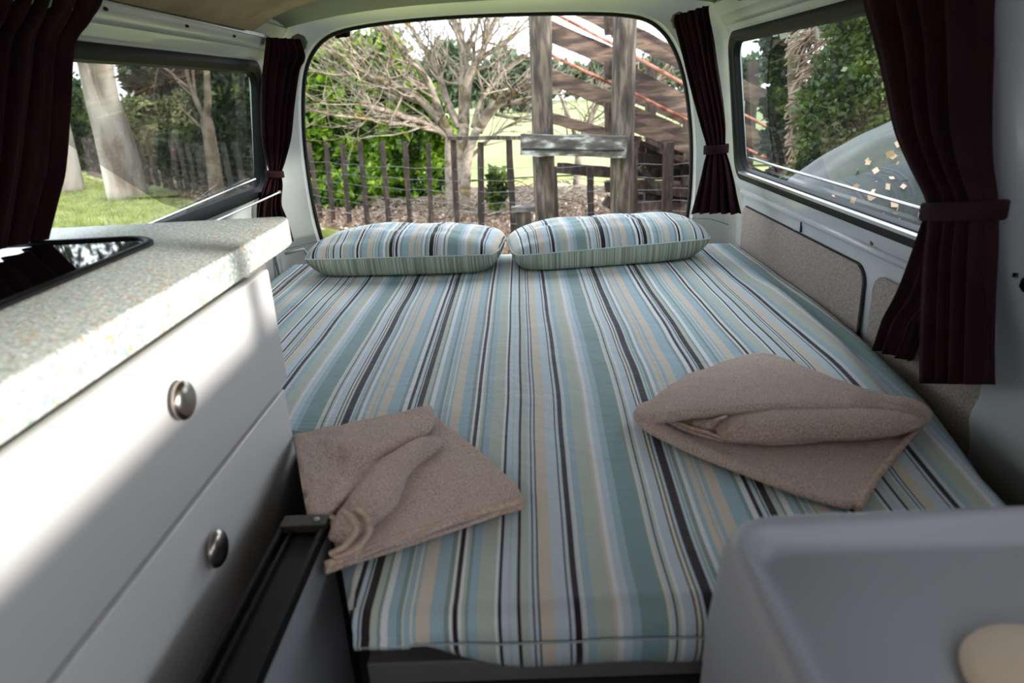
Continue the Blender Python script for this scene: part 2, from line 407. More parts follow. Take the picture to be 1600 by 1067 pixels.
def seal(H, xf, sgn, r, parent, m, off=.0, name='rubber_seal'):
    mb = MB(); mb.tube([Vector((xf(z)+off, y, z)) for (y, z) in H]+[Vector((xf(H[0][1])+off, *H[0]))], r, 8, False)
    return mb.obj(name, m, parent, True)

LWIN = (.55, 2.50, .905, 1.325, .055); RWIN = (1.03, 2.62, .862, 1.338, .06)
wl, HL = side_wall('wall_left', xl, (-1.4, 2.62, .0, 1.46), LWIN, M['paint'], -1); struct(wl)
wr, HR = side_wall('wall_right', xr, (.955, 2.66, .0, 1.46), RWIN, M['paint_b'], 1); struct(wr)
struct_parts = []
mb = MB()
mb.box((.80, -1.4, 0), (.86, .95, 1.10)); mb.box((.78, -1.4, 1.28), (.84, .95, 1.50)); mb.box((.79, .395, 1.03), (.83, .435, 1.40)); mb.box((.79, .90, 1.03), (.84, .95, 1.40)); mb.box((.79, -1.4, 1.03), (.84, -1.2, 1.40))  # unseen wall, window slot shaped to cut the sun patch on the drawers
struct(mb.obj('wall_front_right', M['paint_b']))
mb.box((-1.0, -1.44, 0), (.86, -1.40, 1.02)); mb.box((-1.0, -1.44, 1.42), (.86, -1.40, 1.5)); mb.box((-1.0, -1.44, .93), (-.93, -1.40, 1.42)); mb.box((.79, -1.44, .93), (.86, -1.40, 1.42))
struct(mb.obj('wall_front', M['greyliner']))
mb = MB(); mb.box((-1.0, -1.4, -.04), (.88, 2.74, 0)); fl = struct(mb.obj('floor', M['floor']))

def make_window(name, H, xf, sgn, pane_grey=None):
    w = bpy.data.objects.new(name, None); COL.objects.link(w); w['kind'] = 'structure'
    # flat inner frame bar ring
    cy = sum(p[0] for p in H)/len(H); cz = sum(p[1] for p in H)/len(H)
    def inset(p, d):
        return (p[0]-d*(1 if p[0] > cy else -1)*min(1, abs(p[0]-cy)/ (max(q[0] for q in H)-cy)*1.0), p[1]-d*(1 if p[1] > cz else -1)*min(1, abs(p[1]-cz)/(max(q[1] for q in H)-cz)))
    rows = []
    for d, o in ((-.013, .004), (-.012, -.006), (-.004, -.010), (.006, -.009), (.012, -.002), (.020, .002), (.024, .024)):
        rows.append([Vector((xf(p[1])+sgn*o, *inset(p, d))) for p in H])
    fr = grid_obj('window_frame', rows, M['rubber'], w, closed=True, flip=sgn < 0, thick=.002); auto(fr, 40)
    G = [Vector((xf(p[1])+sgn*.022, *inset(p, .018))) for p in H]
    # pane: a thin closed slab
    n = len(G); vs = G+[g+Vector((sgn*.004, 0, 0)) for g in G]
    ctr = Vector((xf(cz)+sgn*.022, cy, cz))
    fs = [tuple(range(n)), tuple(range(2*n-1, n-1, -1))]+[(i, (i+1) % n, n+(i+1) % n, n+i) for i in range(n)]
    mesh_obj('pane', G, [tuple(range(n))], M['glass'], w)
    return w
win1 = make_window('window_1', HL, xl, -1); win2 = make_window('window_2', HR, xr, 1)
# bright lower sill strip + sliding rail of the left and right panes
mb = MB(); mb.box((.792, 1.08, .872), (.812, 2.56, .880)); mb.obj('sill_track', M['alu'], win2)
mb = MB(); mb.tube([(.826, 1.08, .925), (.826, 2.56, .925)], .004, 6); mb.obj('glazing_bar', M['alu'], win2)
mb = MB(); mb.tube([(xl(.93)-.012, 1.6, .93), (xl(.97)-.012, 2.44, .955)], .0035, 6); mb.obj('glazing_bar', M['alu'], win1)
# see-through grey layer with a curved edge on the left pane (pixels of its edge turned into points on the glass)
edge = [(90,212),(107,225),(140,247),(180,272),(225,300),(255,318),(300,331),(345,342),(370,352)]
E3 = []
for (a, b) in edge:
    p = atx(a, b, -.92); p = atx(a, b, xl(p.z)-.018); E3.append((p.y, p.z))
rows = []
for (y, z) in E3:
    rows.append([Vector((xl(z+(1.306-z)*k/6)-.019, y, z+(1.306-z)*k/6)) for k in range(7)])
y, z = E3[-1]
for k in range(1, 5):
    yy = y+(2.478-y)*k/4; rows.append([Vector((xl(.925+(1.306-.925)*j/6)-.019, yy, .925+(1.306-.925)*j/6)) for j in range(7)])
fm = grid_obj('grey_layer', rows, M['pane_grey'], win1); fm['label'] = 'grey see-through layer with curved lower edge'
# stickers on the right pane
def winsticker(pts, m, name='sticker', lab=None):
    G = []
    for a, b in pts:
        p = atx(a, b, .80); p = atx(a, b, xr(p.z)+.019); G.append(p)
    n = len(G)
    o = mesh_obj(name, G+[g-Vector((.0006, 0, 0)) for g in G], [tuple(range(n)), tuple(range(2*n-1, n-1, -1))]+[(i, (i+1) % n, n+(i+1) % n, n+i) for i in range(n)], m, win2)
    if lab: o['label'] = lab
winsticker([(1434,336),(1441,338),(1443,344),(1435,342)], M['sticker'], lab='small white sticker square')
import math as _m
winsticker([(1448,319),(1443,323),(1442.5,329),(1443,335),(1448,339)], M['stickerblue'], lab='round blue sticker')
for q in ([(1207,53),(1216,51),(1215,57),(1208,58)], [(1217,51),(1229,47),(1233,57),(1220,62)], [(1233,57),(1246,52),(1248,56),(1236,60)], [(1246,46),(1254,43),(1254,47),(1248,49)], [(1264,39),(1265,39),(1265,54),(1264,54)], [(1274,37),(1276,37),(1279,62),(1275,62)]):
    winsticker(q, M['sticker'], 'sticker_residue')

# rear body surround with the hatch opening
OP = [(505,410),(500,385),(488,340),(477,280),(470,220),(468,170),(470,125),(478,92),(497,64),(530,46),(600,33),(700,24),(800,19.5),(900,18),(970,20),(1012,28),(1040,48),(1060,80),(1074,125),(1082,180),(1085,235),(1083,300),(1077,350),(1072,385)]
YO = 2.74
op = [at(a, b, YO) for a, b in OP]; op = [Vector((p.x, YO, p.z)) for p in op]
op[0].z = .56; op[-1].z = .56
op = spline(op, 90)
cx, cz = -.07, 1.0
def rear_outer(p, f):
    # blend from hatch edge to the side/roof profile
    dx, dz = p.x-cx, p.z-cz
    t = 0; 
    for k in range(400):
        t += .01; x, z = cx+dx*t, cz+dz*t
        if z > 1.5 or z < 0 or x < xl(min(z, 1.5)) or x > xr(min(z, 1.5)): break
    return Vector((x, 2.62, max(0, min(1.5, z))))
rows = []
outer = [rear_outer(p, 0) for p in op]
outer[0] = Vector((xl(.5), 2.62, .5)); outer[-1] = Vector((xr(.5), 2.62, .5))
for f, dy in ((0, .03), (.05, .004), (.12, 0), (.3, -.012), (.5, -.03), (.7, -.05), (.86, -.075), (.95, -.10), (1.0, -.13)):
    rows.append([Vector((p.x+(q.x-p.x)*f, YO+dy, p.z+(q.z-p.z)*f)) for p, q in zip(op, outer)])
rb = struct(grid_obj('wall_rear', rows, M['paint'], thick=.01, offset=-1)); auto(rb, 45)
# lower rear body below the hatch sill
mb = MB(); mb.box((-.96, 2.66, 0), (.84, 2.74, .56), .008); o = mb.obj('rear_sill_panel', M['paint'], rb)
hs = MB(); hs.tube([p+Vector((0, .036, 0)) for p in op], .011, 8); hs.obj('rubber_seal', M['rubber'], rb, True)
# pressed recesses and seams in the corner trims
def groove(pts, r, parent, m, name):
    mb = MB(); mb.tube(pts, r, 6); return mb.obj(name, m, parent, True)
seam = mat('seam_shadow_line', (60,62,60), .8)
groove([at(432,393,2.58), at(460,386,2.64), at(498,377,2.726)], .0011, rb, seam, 'seam')
groove([at(1077,341,2.715), at(1110,342,2.66), at(1138,351,2.615)], .0011, rb, seam, 'seam')
rec = mat('recess_paint', (150,152,145), .5)
groove([at(446,396,2.60), at(462,392,2.64), at(474,389,2.67), at(480,398,2.69), at(484,410,2.69)], .006, rb, rec, 'pressed_recess')
groove([at(430,400,2.56), at(436,428,2.56), at(440,455,2.56)], .006, rb, rec, 'pressed_recess')
# eight-sided trim plugs
for (c, l) in (((468,67),'olive eight-sided plug by the left rear curtain'),((1060,33),'olive eight-sided plug by the right rear curtain')):
    p = at(c[0], c[1], 2.62 if c[0] < 800 else 2.6); mb = MB(); mb.lathe(p, (.1, -1, -.1), [(.03, 0), (.03, .012), (.027, .016)], 8); o = mb.obj('trim_plug', mat('olive_plastic', (92,92,76), .6), rb); o['label'] = l

# roof
def roofz(x): return 1.525-.06*(abs(x+.05)/.8)**3
rows = []
for y in [-1.4, -.5, .3, 1.0, 1.6, 2.1, 2.4, 2.62]:
    rows.append([Vector((x, y, roofz(x)-.03*smooth01((y-2.2)/.45))) for x in [-.80+i*1.5/16 for i in range(17)]])
ce = struct(grid_obj('ceiling', rows, M['greyliner'], thick=.03, offset=1))
rows = []
for y in (-1.38, .5, 1.5, 2.16, 2.28):
    rows.append([Vector((x, y, roofz(x)-.012-.05*abs((x+.06)/.74)**6)) for x in [-.80+i*1.48/20 for i in range(21)]])
hl = grid_obj('headlining', rows, M['headlining'], ce, thick=.008, offset=0); hl['label'] = 'beige felt headlining'
# cream cant rail hiding the roof edge, left and right
for s, xf, nm in ((-1, xl, 'trim_1'), (1, xr, 'trim_2')):
    rows = []
    for y in [-.2+i*2.82/20 for i in range(21)]:
        rows.append([Vector((xf(1.375)-s*a, y, b)) for a, b in ((0, 1.372), (.016, 1.385), (.02, 1.40), (.022, 1.425), (.032, 1.437), (.05, 1.444))])
    struct(grid_obj(nm, rows, M['paint'], thick=.004, flip=s > 0))

# grey carpet panels and belt-line trims on the right side
def flat_yz(name, pts, x, t, m, parent, sgn, lab=None):
    n = len(pts); A = [Vector((x, a, b)) for a, b in pts]; B = [Vector((x-sgn*t, a, b)) for a, b in pts]
    C_ = [Vector((x-sgn*(t*.6), a, b)) for a, b in pts]
    o = mesh_obj(name, A+B, [tuple(range(n)), tuple(range(2*n-1, n-1, -1))]+[(i, (i+1) % n, n+(i+1) % n, n+i) for i in range(n)], m, parent)
    b = o.modifiers.new('b', 'BEVEL'); b.width = .003; b.segments = 2
    if lab: o['label'] = lab
    return o
def rpoly(y0, y1, z0, z1, rs, n=6):
    """rounded polygon, radii for corners: (y1,z0),(y1,z1),(y0,z1),(y0,z0)"""
    pts = []
    for (cy, cz, a0, r) in ((y1, z0, -90, rs[0]), (y1, z1, 0, rs[1]), (y0, z1, 90, rs[2]), (y0, z0, 180, rs[3])):
        oy = cy-r if cy == y1 else cy+r; oz = cz+r if cz == z0 else cz-r
        for k in range(n+1):
            a = math.radians(a0+90*k/n); pts.append((oy+r*math.cos(a), oz+r*math.sin(a)))
    return pts
edgedark = mat('dark_panel_gap', (30,30,32), .9)
flat_yz('panel_gap', rpoly(1.640, 2.60, .40, .748, (.004, .02, .05, .004)), .839, .002, edgedark, wr, 1)
flat_yz('carpet_panel', rpoly(1.648, 2.60, .40, .742, (.004, .02, .045, .004)), .838, .006, M['carpet'], wr, 1, 'long grey carpet lining panel')
flat_yz('carpet_panel', rpoly(1.15, 1.590, .40, .742, (.004, .04, .03, .004)), .838, .006, M['carpet'], wr, 1, 'short grey carpet lining panel behind the near curtain')
flat_yz('carpet_panel', rpoly(1.5, 2.45, .40, .80, (.01, .04, .03, .004)), -.962, .006, M['carpet'], wl, -1, 'grey carpet lining panel')
mb = MB()
mb.tube([(.826, 1.0, .80), (.826, 2.6, .80)], .012, 8); mb.obj('belt_ridge', M['paint_b'], wr, True)
mb.box((.832, 2.055, .752), (.8405, 2.058, .84)); mb.obj('seam', seam, wr)
p = atx(1363, 379, .818); mb.lathe(p, (-1, 0, 0), [(.007, 0), (.007, .002), (.004, .004)], 10); o = mb.obj('screw_head', mat('rusty_screw', (90,66,50), .6), wr); o['label'] = 'rusty screw head'
# B-pillar and sliding-door edge at the near right
bp = MB()
rows = []
path = [(1595,-40),(1590,250),(1578,400),(1566,500),(1590,640),(1598,720),(1580,800)]
for (z, y0, y1, bul) in ((.0, .90, 1.16, 0), (.48, .92, 1.16, 0), (.58, .95, 1.17, .01), (.64, .99, 1.16, .0), (.74, 1.04, 1.19, -.01), (.9, 1.08, 1.20, -.01), (1.1, 1.10, 1.205, -.005), (1.3, 1.13, 1.205, 0), (1.47, 1.15, 1.2, 0)):
    xx = xr(z)
    rows.append([Vector(v) for v in ((xx+.02, y0-.02, z), (xx-.012-bul, y0-.006, z), (xx-.03-bul, y0+.02, z), (xx-.033-bul, (y0+y1)/2, z), (xx-.022-bul*.5, y1-.015, z), (xx+.002, y1, z))])
rr = patch(rows, 15, 40)
struct(grid_obj('trim_3', rr, M['paint_b'], thick=.004, flip=True))
mb = MB(); mb.tube([(.845, .93, z/10) for z in range(0, 15)], .02, 8); o = mb.obj('door_1', M['rubber'], None, True); struct(o)
mb = MB(); mb.box((.82, .70, .0), (.90, .945, 1.5), .01); mb.obj('door_post', M['blackpl'], o)
# ================================================================ BED
def bed_xr(y): return interp([(.60,.66),(.83,.688),(.94,.70),(1.2,.765),(1.54,.808),(2.0,.826),(2.7,.828)], y)
BZ = .60
bedbase = thing('bed_base', (-.1, 1.6, 0), 'dark carpeted bed platform with grey front rail under the striped sheet', 'bed base')
mb = MB(); mb.box((-.28, .80, .02), (.66, 2.6, .42), .004); mb.obj('platform', M['dark'], bedbase)
mb.box((-.235, .70, .46), (.30, .73, .497), .003); mb.obj('front_rail', M['slat_grey'], bedbase)
mb.box((-.24, .70, .42), (.62, .80, .458), .003); mb.obj('carpet_edge', M['dark'], bedbase)
mb.box((-.26, .76, .498), (.66, 2.55, .53), .003); mb.obj('mattress_board', M['dark'], bedbase)
def sheet_z(x, y):
    z = BZ + .004*nz(x, y, 3, 3.2) + .0022*nz(x*1.0, y*.5, 9, 11)
    # right hand ruck of cloth beside the wall
    d = bed_xr(y)-x
    if y > 1.0: z += .012*math.exp(-((d-.09)/.03)**2)*smooth01((y-1.0)/.2)*smooth01((2.2-y)/.3) - .012*math.exp(-((d-.05)/.018)**2)*smooth01((y-1.1)/.2)*smooth01((2.2-y)/.3)
    return z
rows = []; uvs = []
def phase(x, y): return (1.632+.155*smooth01((1.45-y)/.75))*x+.623+.012*smooth01((1.45-y)/.75)+.0035*nz(x*.7, y, 5, 5)
NX = 150
ys = [.695, .70, .715, .73]+[.75+i*(2.62-.75)/110 for i in range(111)]
front = [(.672,.512),(.664,.525),(.658,.545),(.657,.562),(.660,.566),(.658,.572),(.662,.585),(.672,.594),(.684,.599)]
for (y, z) in front:
    r = []; u = []
    for i in range(NX+1):
        f = i/NX; x0, x1 = -.352*y, bed_xr(y); x = x0+(x1-x0)*f
        lift = .055*smooth01((-.02-x)/.2)*smooth01((.575-z)/.06)
        z2 = z+lift+.002*nz(x, z, 1, 14)
        y2 = y+.004*nz(x, z*3, 2, 6)+.03*smooth01((x-.5)/.2)
        r.append(Vector((x, y2, z2))); u.append((phase(x, y), z))
    rows.append(r); uvs.append(u)
for y in ys:
    r = []; u = []
    xl0 = (-.352*y-.040*y*smooth01((y-.835)/.012)) if y < 1.18 else -.463-.469*smooth01((y-1.18)/.10)
    for i in range(NX+1):
        f = i/NX; x = xl0+(bed_xr(y)-xl0)*f
        zz = sheet_z(x, y)
        if f > .985: zz -= .012*(f-.985)/.015
        if f < .01 : zz -= .01
        r.append(Vector((x, y+.02*smooth01((x-.5)/.2)*smooth01((.9-y)/.2), zz))); u.append((phase(x, y), y))
    rows.append(r); uvs.append(u)
# mattress: foam block below, sheet on top is the visible cover
mt = thing('mattress', (-.1, 1.6, .53), 'wide mattress in a blue, tan and dark brown striped sheet filling the van', 'mattress')
sh = grid_obj('fitted_sheet', rows, M['stripe'], mt, uvs=uvs, thick=.004, offset=-1)
mb = MB(); mb.box((-.235, .69, .531), (.66, 2.6, .585), .01); mb.obj('foam_core', mat('white_foam', (200,196,188), .9), mt)
mb.box((-.90, 1.42, .531), (-.27, 2.6, .585), .01); mb.obj('foam_core', bpy.data.materials['white_foam'], mt)
# hem line along the foot
hp = [Vector((x, .655+.004*nz(x, .56*3, 2, 6)+.03*smooth01((x-.5)/.2), .5655+.002*nz(x, .56, 1, 14)+.004*smooth01((-.02-x)/.2))) for x in [-.23+i*.76/60 for i in range(61)]]
mb = MB(); mb.tube(hp, .0014, 5); o = mb.obj('hem_fold', mat('pale_hem_thread', (150,160,162), .8), mt, True)

# pillows
def pillow(name, c, w, d, h, rz, phx, sgn, label, group, tilt=0):
    t = thing(name, c, label, 'pillow', group)
    N = 44; top = []; bot = []; uvt = []
    cr_, sr_ = math.cos(rz), math.sin(rz)
    def pt(u, v, side):
        # outline: slightly drawn-in sides with pointed corners
        x = u*w/2*(1-.05*(1-abs(u)**2)*0-.045*(1-v*v)*abs(u)**3)
        y = v*d/2*(1-.07*(1-u*u)*abs(v)**3+.0)
        kc = 1-.10*abs(u*v)**3; x *= kc; y *= kc
        e = max(0, (1-abs(u)**3.2))*max(0, (1-abs(v)**2.6))
        k = e**.5
        if side > 0: z = h*.50*k + .006*nz(u*3+c[0], v*3, 1, 1.5)*k + .010*k*nz(u*2+c[0]*9, v*2, 7, 1)
        else: z = -h*.80*k
        # seam height
        return x, y, z
    for i in range(N+1):
        v = -math.cos(math.pi*i/N); a = []; b = []; ut = []
        for j in range(N+1):
            u = -math.cos(math.pi*j/N)
            for side, lst in ((1, a), (-1, b)):
                x, y, z = pt(u, v, side)
                z0 = .070+tilt*u
                wx = c[0]+x*cr_-y*sr_; wy = c[1]+x*sr_+y*cr_; wz = c[2]+z0+z
                wz = max(wz, c[2]+.003)
                if side < 0 and v < 0:  wy -= 0
                lst.append(Vector((wx, wy, wz)))
            ut.append((sgn*(c[0]+x-phx)*1.66+.0022*nz(u*4, v*2, c[0], 1)+.004*nz(u*2, v*3, 8, 1), v))
        top.append(a); bot.append(b); uvt.append(ut)
    grid_obj('pillow_front', top, M['stripe_p'], t, uvs=uvt)
    u_ = grid_obj('pillow_back', bot, M['ticking'], t, flip=True); u_['label'] = 'finely ribbed green-grey underside'
    ring = [top[0][j] for j in range(N+1)]+[top[i][N] for i in range(1, N+1)]+[top[N][j] for j in range(N-1, -1, -1)]+[top[i][0] for i in range(N-1, 0, -1)]
    mb = MB(); mb.tube([p+Vector((0, 0, .001)) for p in ring]+[ring[0]], .0025, 6); mb.obj('seam_piping', mat('pale_piping', (176,188,186), .8), t, True)
    return t
BLc = at(627, 400, 2.50)
pillow('pillow', (-.43, 2.50, BZ+.005), .735, .37, .155, -.10, at(683.5, 400, 2.32).x, -1, 'striped pillow at the left head of the bed, dark bars to its middle', 'striped pillows')
pillow('pillow', (.295, 2.485, BZ+.005), .735, .37, .150, .09, at(935, 400, 2.32).x, 1, 'striped pillow at the right head of the bed beside the right curtain', 'striped pillows', tilt=.006)

# ================================================================ TOWELS
def bp_(p): return atz(p[0], p[1], BZ+.004+p[2])
def cloth(name, rows, m, parent, nu=48, nv=32, th=.008, amp=.0018, lab=None):
    P = patch([[bp_(p) for p in r] for r in rows], nu, nv)
    for i, r in enumerate(P):
        for j, p in enumerate(r):
            p.z += amp*nz(p.x, p.y, len(name), 22)+amp*1.2*nz(p.x, p.y, 4, 60)*.5
            p.z = max(p.z, BZ+.008)
            if p.y < .835 and p.x < -.352*p.y: p.x = -.352*p.y
            if p.x < -.392*p.y: p.x = -.392*p.y
    o = grid_obj(name, P, m, parent, thick=th, offset=0, subs=1)
    if lab: o['label'] = lab
    return o
# left towel
tl = thing('towel', atz(620, 770, BZ), 'beige towel folded flat on the bed beside the drawers', 'towel')
cloth('bottom_layer', [[(455,700,.003),(560,690,.003),(672,665,.003),(684,668,.003)],
      [(465,780,.003),(580,760,.003),(700,735,.003),(752,725,.003)],
      [(490,850,.003),(600,830,.003),(730,800,.003),(800,775,.003)],
      [(512,893,.003),(600,866,.003),(730,822,.003),(819,790,.003)]], M['terry'], tl, th=.007)
cloth('upper_layer', [[(455,690,.014),(560,680,.014),(672,655,.014),(682,656,.013)],
      [(465,775,.015),(580,750,.020),(700,715,.015),(755,712,.014)],
      [(488,840,.015),(600,805,.017),(725,775,.017),(803,757,.015)],
      [(508,882,.014),(600,857,.014),(730,812,.014),(818,779,.013)]], M['terry'], tl, th=.008, amp=.004)
# flap turned over on top, with its soft free edge
cloth('folded_flap', [[(452,682,.016),(520,668,.022),(600,650,.022),(674,636,.020)],
      [(455,700,.030),(520,690,.040),(600,668,.034),(680,652,.024)],
      [(458,740,.036),(520,722,.030),(590,700,.042),(676,668,.026)],
      [(460,790,.034),(505,770,.034),(560,735,.030),(655,690,.026)],
      [(470,830,.030),(500,806,.036),(550,765,.036),(640,706,.022)],
      [(480,842,.016),(510,815,.020),(558,772,.020),(642,710,.012)]], M['terry'], tl, nu=60, nv=50, th=.007, amp=.005)
# rolled inner end poking out from under the flap
def roll_(name, pts, parent, m, n=18, lab=None, seed=3):
    ps = spline([bp_((a, b, h)) for a, b, h, r in pts], 30); rs = []
    for k in range(31):
        t = k/30*(len(pts)-1); i = min(int(t), len(pts)-2); f = t-i; rs.append(pts[i][3]*(1-f)+pts[i+1][3]*f)
    vs = []; prev = None
    P = []
    for i, p in enumerate(ps):
        d = (ps[min(i+1, 30)]-ps[max(i-1, 0)]).normalized(); a = d.cross(Vector((0, 0, 1))).normalized(); b = a.cross(d)
        r = rs[i]; row = []
        for k in range(n):
            t = 2*math.pi*k/n; rr = r*(1+.12*nz(p.x*9, p.y*9, t, 3))
            q = p+a*math.cos(t)*rr*1.35+b*math.sin(t)*rr*.72; q.z = max(q.z, BZ+.008); row.append(q)
        P.append(row)
    o = grid_obj(name, P, m, parent, closed=True, subs=1)
    o.data.polygons  # ends
    bm = bmesh.new(); bm.from_mesh(o.data); bmesh.ops.holes_fill(bm, edges=[e for e in bm.edges if e.is_boundary]); bm.to_mesh(o.data); bm.free()
    o.data.polygons.foreach_set('use_smooth', [True]*len(o.data.polygons))
    if lab: o['label'] = lab
    return o
roll_('rolled_edge', [(524,846,.022,.010),(552,815,.028,.023),(586,778,.032,.029),(606,742,.032,.024),(634,716,.031,.021),(662,698,.029,.020),(680,688,.024,.012)], tl, M['terry'], lab='rolled inner end with hemmed tip')
for k, off in enumerate((0, 1)):
    mb = MB(); pts = [bp_((508+(819-508)*t, 892-off*9+(790-off*8-892+off*9)*t-6*math.sin(t*3.1), .004+off*.011)) for t in [i/24 for i in range(25)]]
    mb.tube(pts, .0055, 8); mb.obj('hem', M['hem'], tl, True)
# open loops of the folded end
for (pts, r) in (([(522,872,.022),(556,858,.030),(577,832,.036),(572,806,.046),(556,796,.05)], .0042), ([(516,866,.026),(540,852,.036),(556,830,.046),(552,812,.052),(536,800,.05)], .0042)):
    mb = MB(); mb.tube(spline([bp_(p) for p in pts], 20), r, 8); mb.obj('folded_edge', M['hem'], tl, True)

# right towel
tr = thing('towel', atz(1230, 680, BZ), 'beige towel folded over with its layered fold open, by the right wall', 'towel')
cloth('bottom_layer', [[(1012,650,.004),(1130,640,.004),(1280,640,.004),(1438,664,.004)],
      [(1040,684,.004),(1150,690,.004),(1280,690,.004),(1415,690,.004)],
      [(1100,710,.006),(1190,725,.005),(1290,730,.005),(1385,735,.004)],
      [(1160,733,.006),(1230,756,.005),(1290,776,.005),(1352,768,.004)],
      [(1180,742,.003),(1240,768,.003),(1300,786,.003),(1342,794,.003)]], M['terry'], tr, th=.011, amp=.003)
cloth('inner_layer', [[(1035,640,.02),(1130,640,.02),(1280,640,.02),(1430,645,.02)],
      [(1030,652,.022),(1130,655,.024),(1280,650,.03),(1430,655,.03)],
      [(1050,664,.016),(1130,680,.018),(1230,690,.022),(1400,672,.02)],
      [(1062,670,.012),(1130,689,.012),(1230,692,.012),(1390,676,.012)]], M['terry'], tr, th=.006, amp=.003)
roll_('inner_roll', [(1128,684,.022,.010),(1150,672,.030,.026),(1200,664,.034,.036),(1270,660,.034,.036),(1340,661,.034,.034),(1400,660,.032,.024),(1432,656,.028,.012)], tr, M['terry'], lab='inner roll with woven herringbone band')
roll_('inner_roll', [(1080,666,.018,.008),(1105,658,.024,.020),(1150,650,.030,.024),(1200,646,.034,.020)], tr, M['terry'])
cloth('top_layer', [[(1016,634,.004),(1050,602,.004),(1110,575,.004),(1190,553,.006),(1262,578,.004),(1340,606,.004),(1424,630,.006)],
      [(1010,640,.020),(1052,614,.032),(1115,592,.034),(1192,570,.026),(1265,590,.034),(1345,614,.034),(1432,636,.020)],
      [(1008,648,.026),(1058,628,.050),(1125,614,.056),(1200,606,.056),(1275,608,.056),(1350,622,.050),(1438,644,.024)],
      [(1010,656,.026),(1062,641,.056),(1130,634,.062),(1205,630,.064),(1280,628,.064),(1352,632,.056),(1440,650,.024)],
      [(1014,662,.018),(1064,651,.044),(1132,645,.048),(1206,641,.050),(1280,638,.050),(1352,640,.044),(1438,656,.018)],
      [(1022,660,.014),(1070,650,.034),(1135,643,.038),(1206,638,.040),(1280,634,.040),(1350,637,.034),(1430,652,.014)]], M['terry'], tr, nu=70, nv=50, th=.009, amp=.005)
roll_('fold_edge', [(1040,632,.03,.012),(1016,640,.022,.020),(1014,656,.018,.020),(1040,676,.010,.016),(1090,702,.008,.014),(1150,728,.008,.012),(1200,748,.007,.010),(1260,770,.007,.010),(1334,791,.006,.009)], tr, M['terry'])
roll_('fold_edge', [(1350,630,.04,.012),(1410,632,.034,.018),(1430,645,.026,.020),(1424,660,.018,.014),(1380,668,.014,.008)], tr, M['terry'])
mb = MB(); mb.tube(spline([bp_(p) for p in ((1440,662,.012),(1400,706,.010),(1370,745,.009),(1340,795,.006))], 20), .0062, 8); mb.obj('hem', M['hem'], tr, True)
mb = MB(); mb.tube(spline([bp_(p) for p in ((1130,684,.020),(1136,676,.034),(1150,667,.045),(1160,660,.05))], 12), .006, 8); mb.obj('hem', M['hem'], tr, True)

# ================================================================ CURTAINS
def curtain_panel(name, rows, parent, folds=7, amp=.02, nu=90, nv=70, seed=0, phase_=0, zmin=-9):
    """rows: (pxL, pyL, YL, pxR, pyR, YR, ampscale) - hem points turned into places in the van"""
    def P3(a, b, d):
        return atx(a, b, d[1]) if isinstance(d, tuple) else at(a, b, d)
    L = spline([P3(r[0], r[1], r[2]) for r in rows], nv); Rr = spline([P3(r[3], r[4], r[5]) for r in rows], nv)
    A = []
    for k in range(nv+1):
        t = k/nv*(len(rows)-1); i = min(int(t), len(rows)-2); f = t-i; A.append(rows[i][6]*(1-f)+rows[i+1][6]*f)
    P = []
    for i in range(nv+1):
        l, r = L[i], Rr[i]; d = r-l; d.z = 0; nrm = Vector((d.y, -d.x, 0)).normalized(); row = []
        if nrm.dot(CP-(l+r)/2) < 0: nrm = -nrm
        for j in range(nu+1):
            u = j/nu; uu = u+.045*nz(u*3, i/nv*1.5, seed, 1)+.02*math.sin(u*9+seed)
            w = math.sin(uu*folds*2*math.pi+phase_+.6*nz(u, i/nv*2, seed+4, 1.3)); w2 = math.sin(uu*folds*4.3*math.pi+seed)
            o = amp*A[i]*(w*.8+.3*w2+.35*nz(u*5, i/nv*4, seed+9, 1))
            q = l.lerp(r, u)+nrm*o; q.z = max(q.z, zmin); row.append(q)
        P.append(row)
    return grid_obj(name, P, M['velvet'], parent, thick=.002, offset=0)
def tieback(p, q, h, parent, Yoff=.035, bulge=.03):
    ctr = (p+q)/2; d = (q-p); L = d.length/2+.006; d.normalize(); n = Vector((d.y, -d.x, 0)).normalized()
    if n.dot(CP-ctr) < 0: n = -n
    rows = []
    for z in (-h/2, -h/2+.003, h/2-.003, h/2):
        rows.append([ctr+d*math.cos(2*math.pi*k/28)*L*(1 if abs(z) < h/2-.001 else .97)+n*math.sin(2*math.pi*k/28)*bulge*(1 if abs(z) < h/2-.001 else .93)+Vector((0, 0, z)) for k in range(28)])
    return grid_obj('tieback', rows, M['velvet'], parent, closed=True, thick=.003)
cu = thing('curtain', at(438, 280, 2.44), 'tied-back plum curtain at the left rear corner beside the hatch opening', 'curtain', 'plum curtains')
curtain_panel('drape', [(413,58,2.42,470,62,2.56,.9),(412,75,2.42,481,92,2.56,1),(408,110,2.40,470,112,2.54,1),(405,160,2.40,461,160,2.53,1),(407,215,2.40,456,215,2.50,.9),(414,250,2.42,447,250,2.48,.7),(419,270,2.43,441,270,2.46,.5),(412,290,2.42,442,290,2.47,.7),(402,320,2.40,440,318,2.47,1),(399,350,2.40,450,348,2.48,1),(400,386,2.40,458,377,2.48,1)], cu, 5, .021, seed=1)
tieback(at(419,272,2.43), at(440,272,2.46), .022, cu, bulge=.03)
curl = cu
cu = thing('curtain', at(1120, 235, 2.42), 'tied-back plum curtain at the right rear corner beside the hatch opening', 'curtain', 'plum curtains')
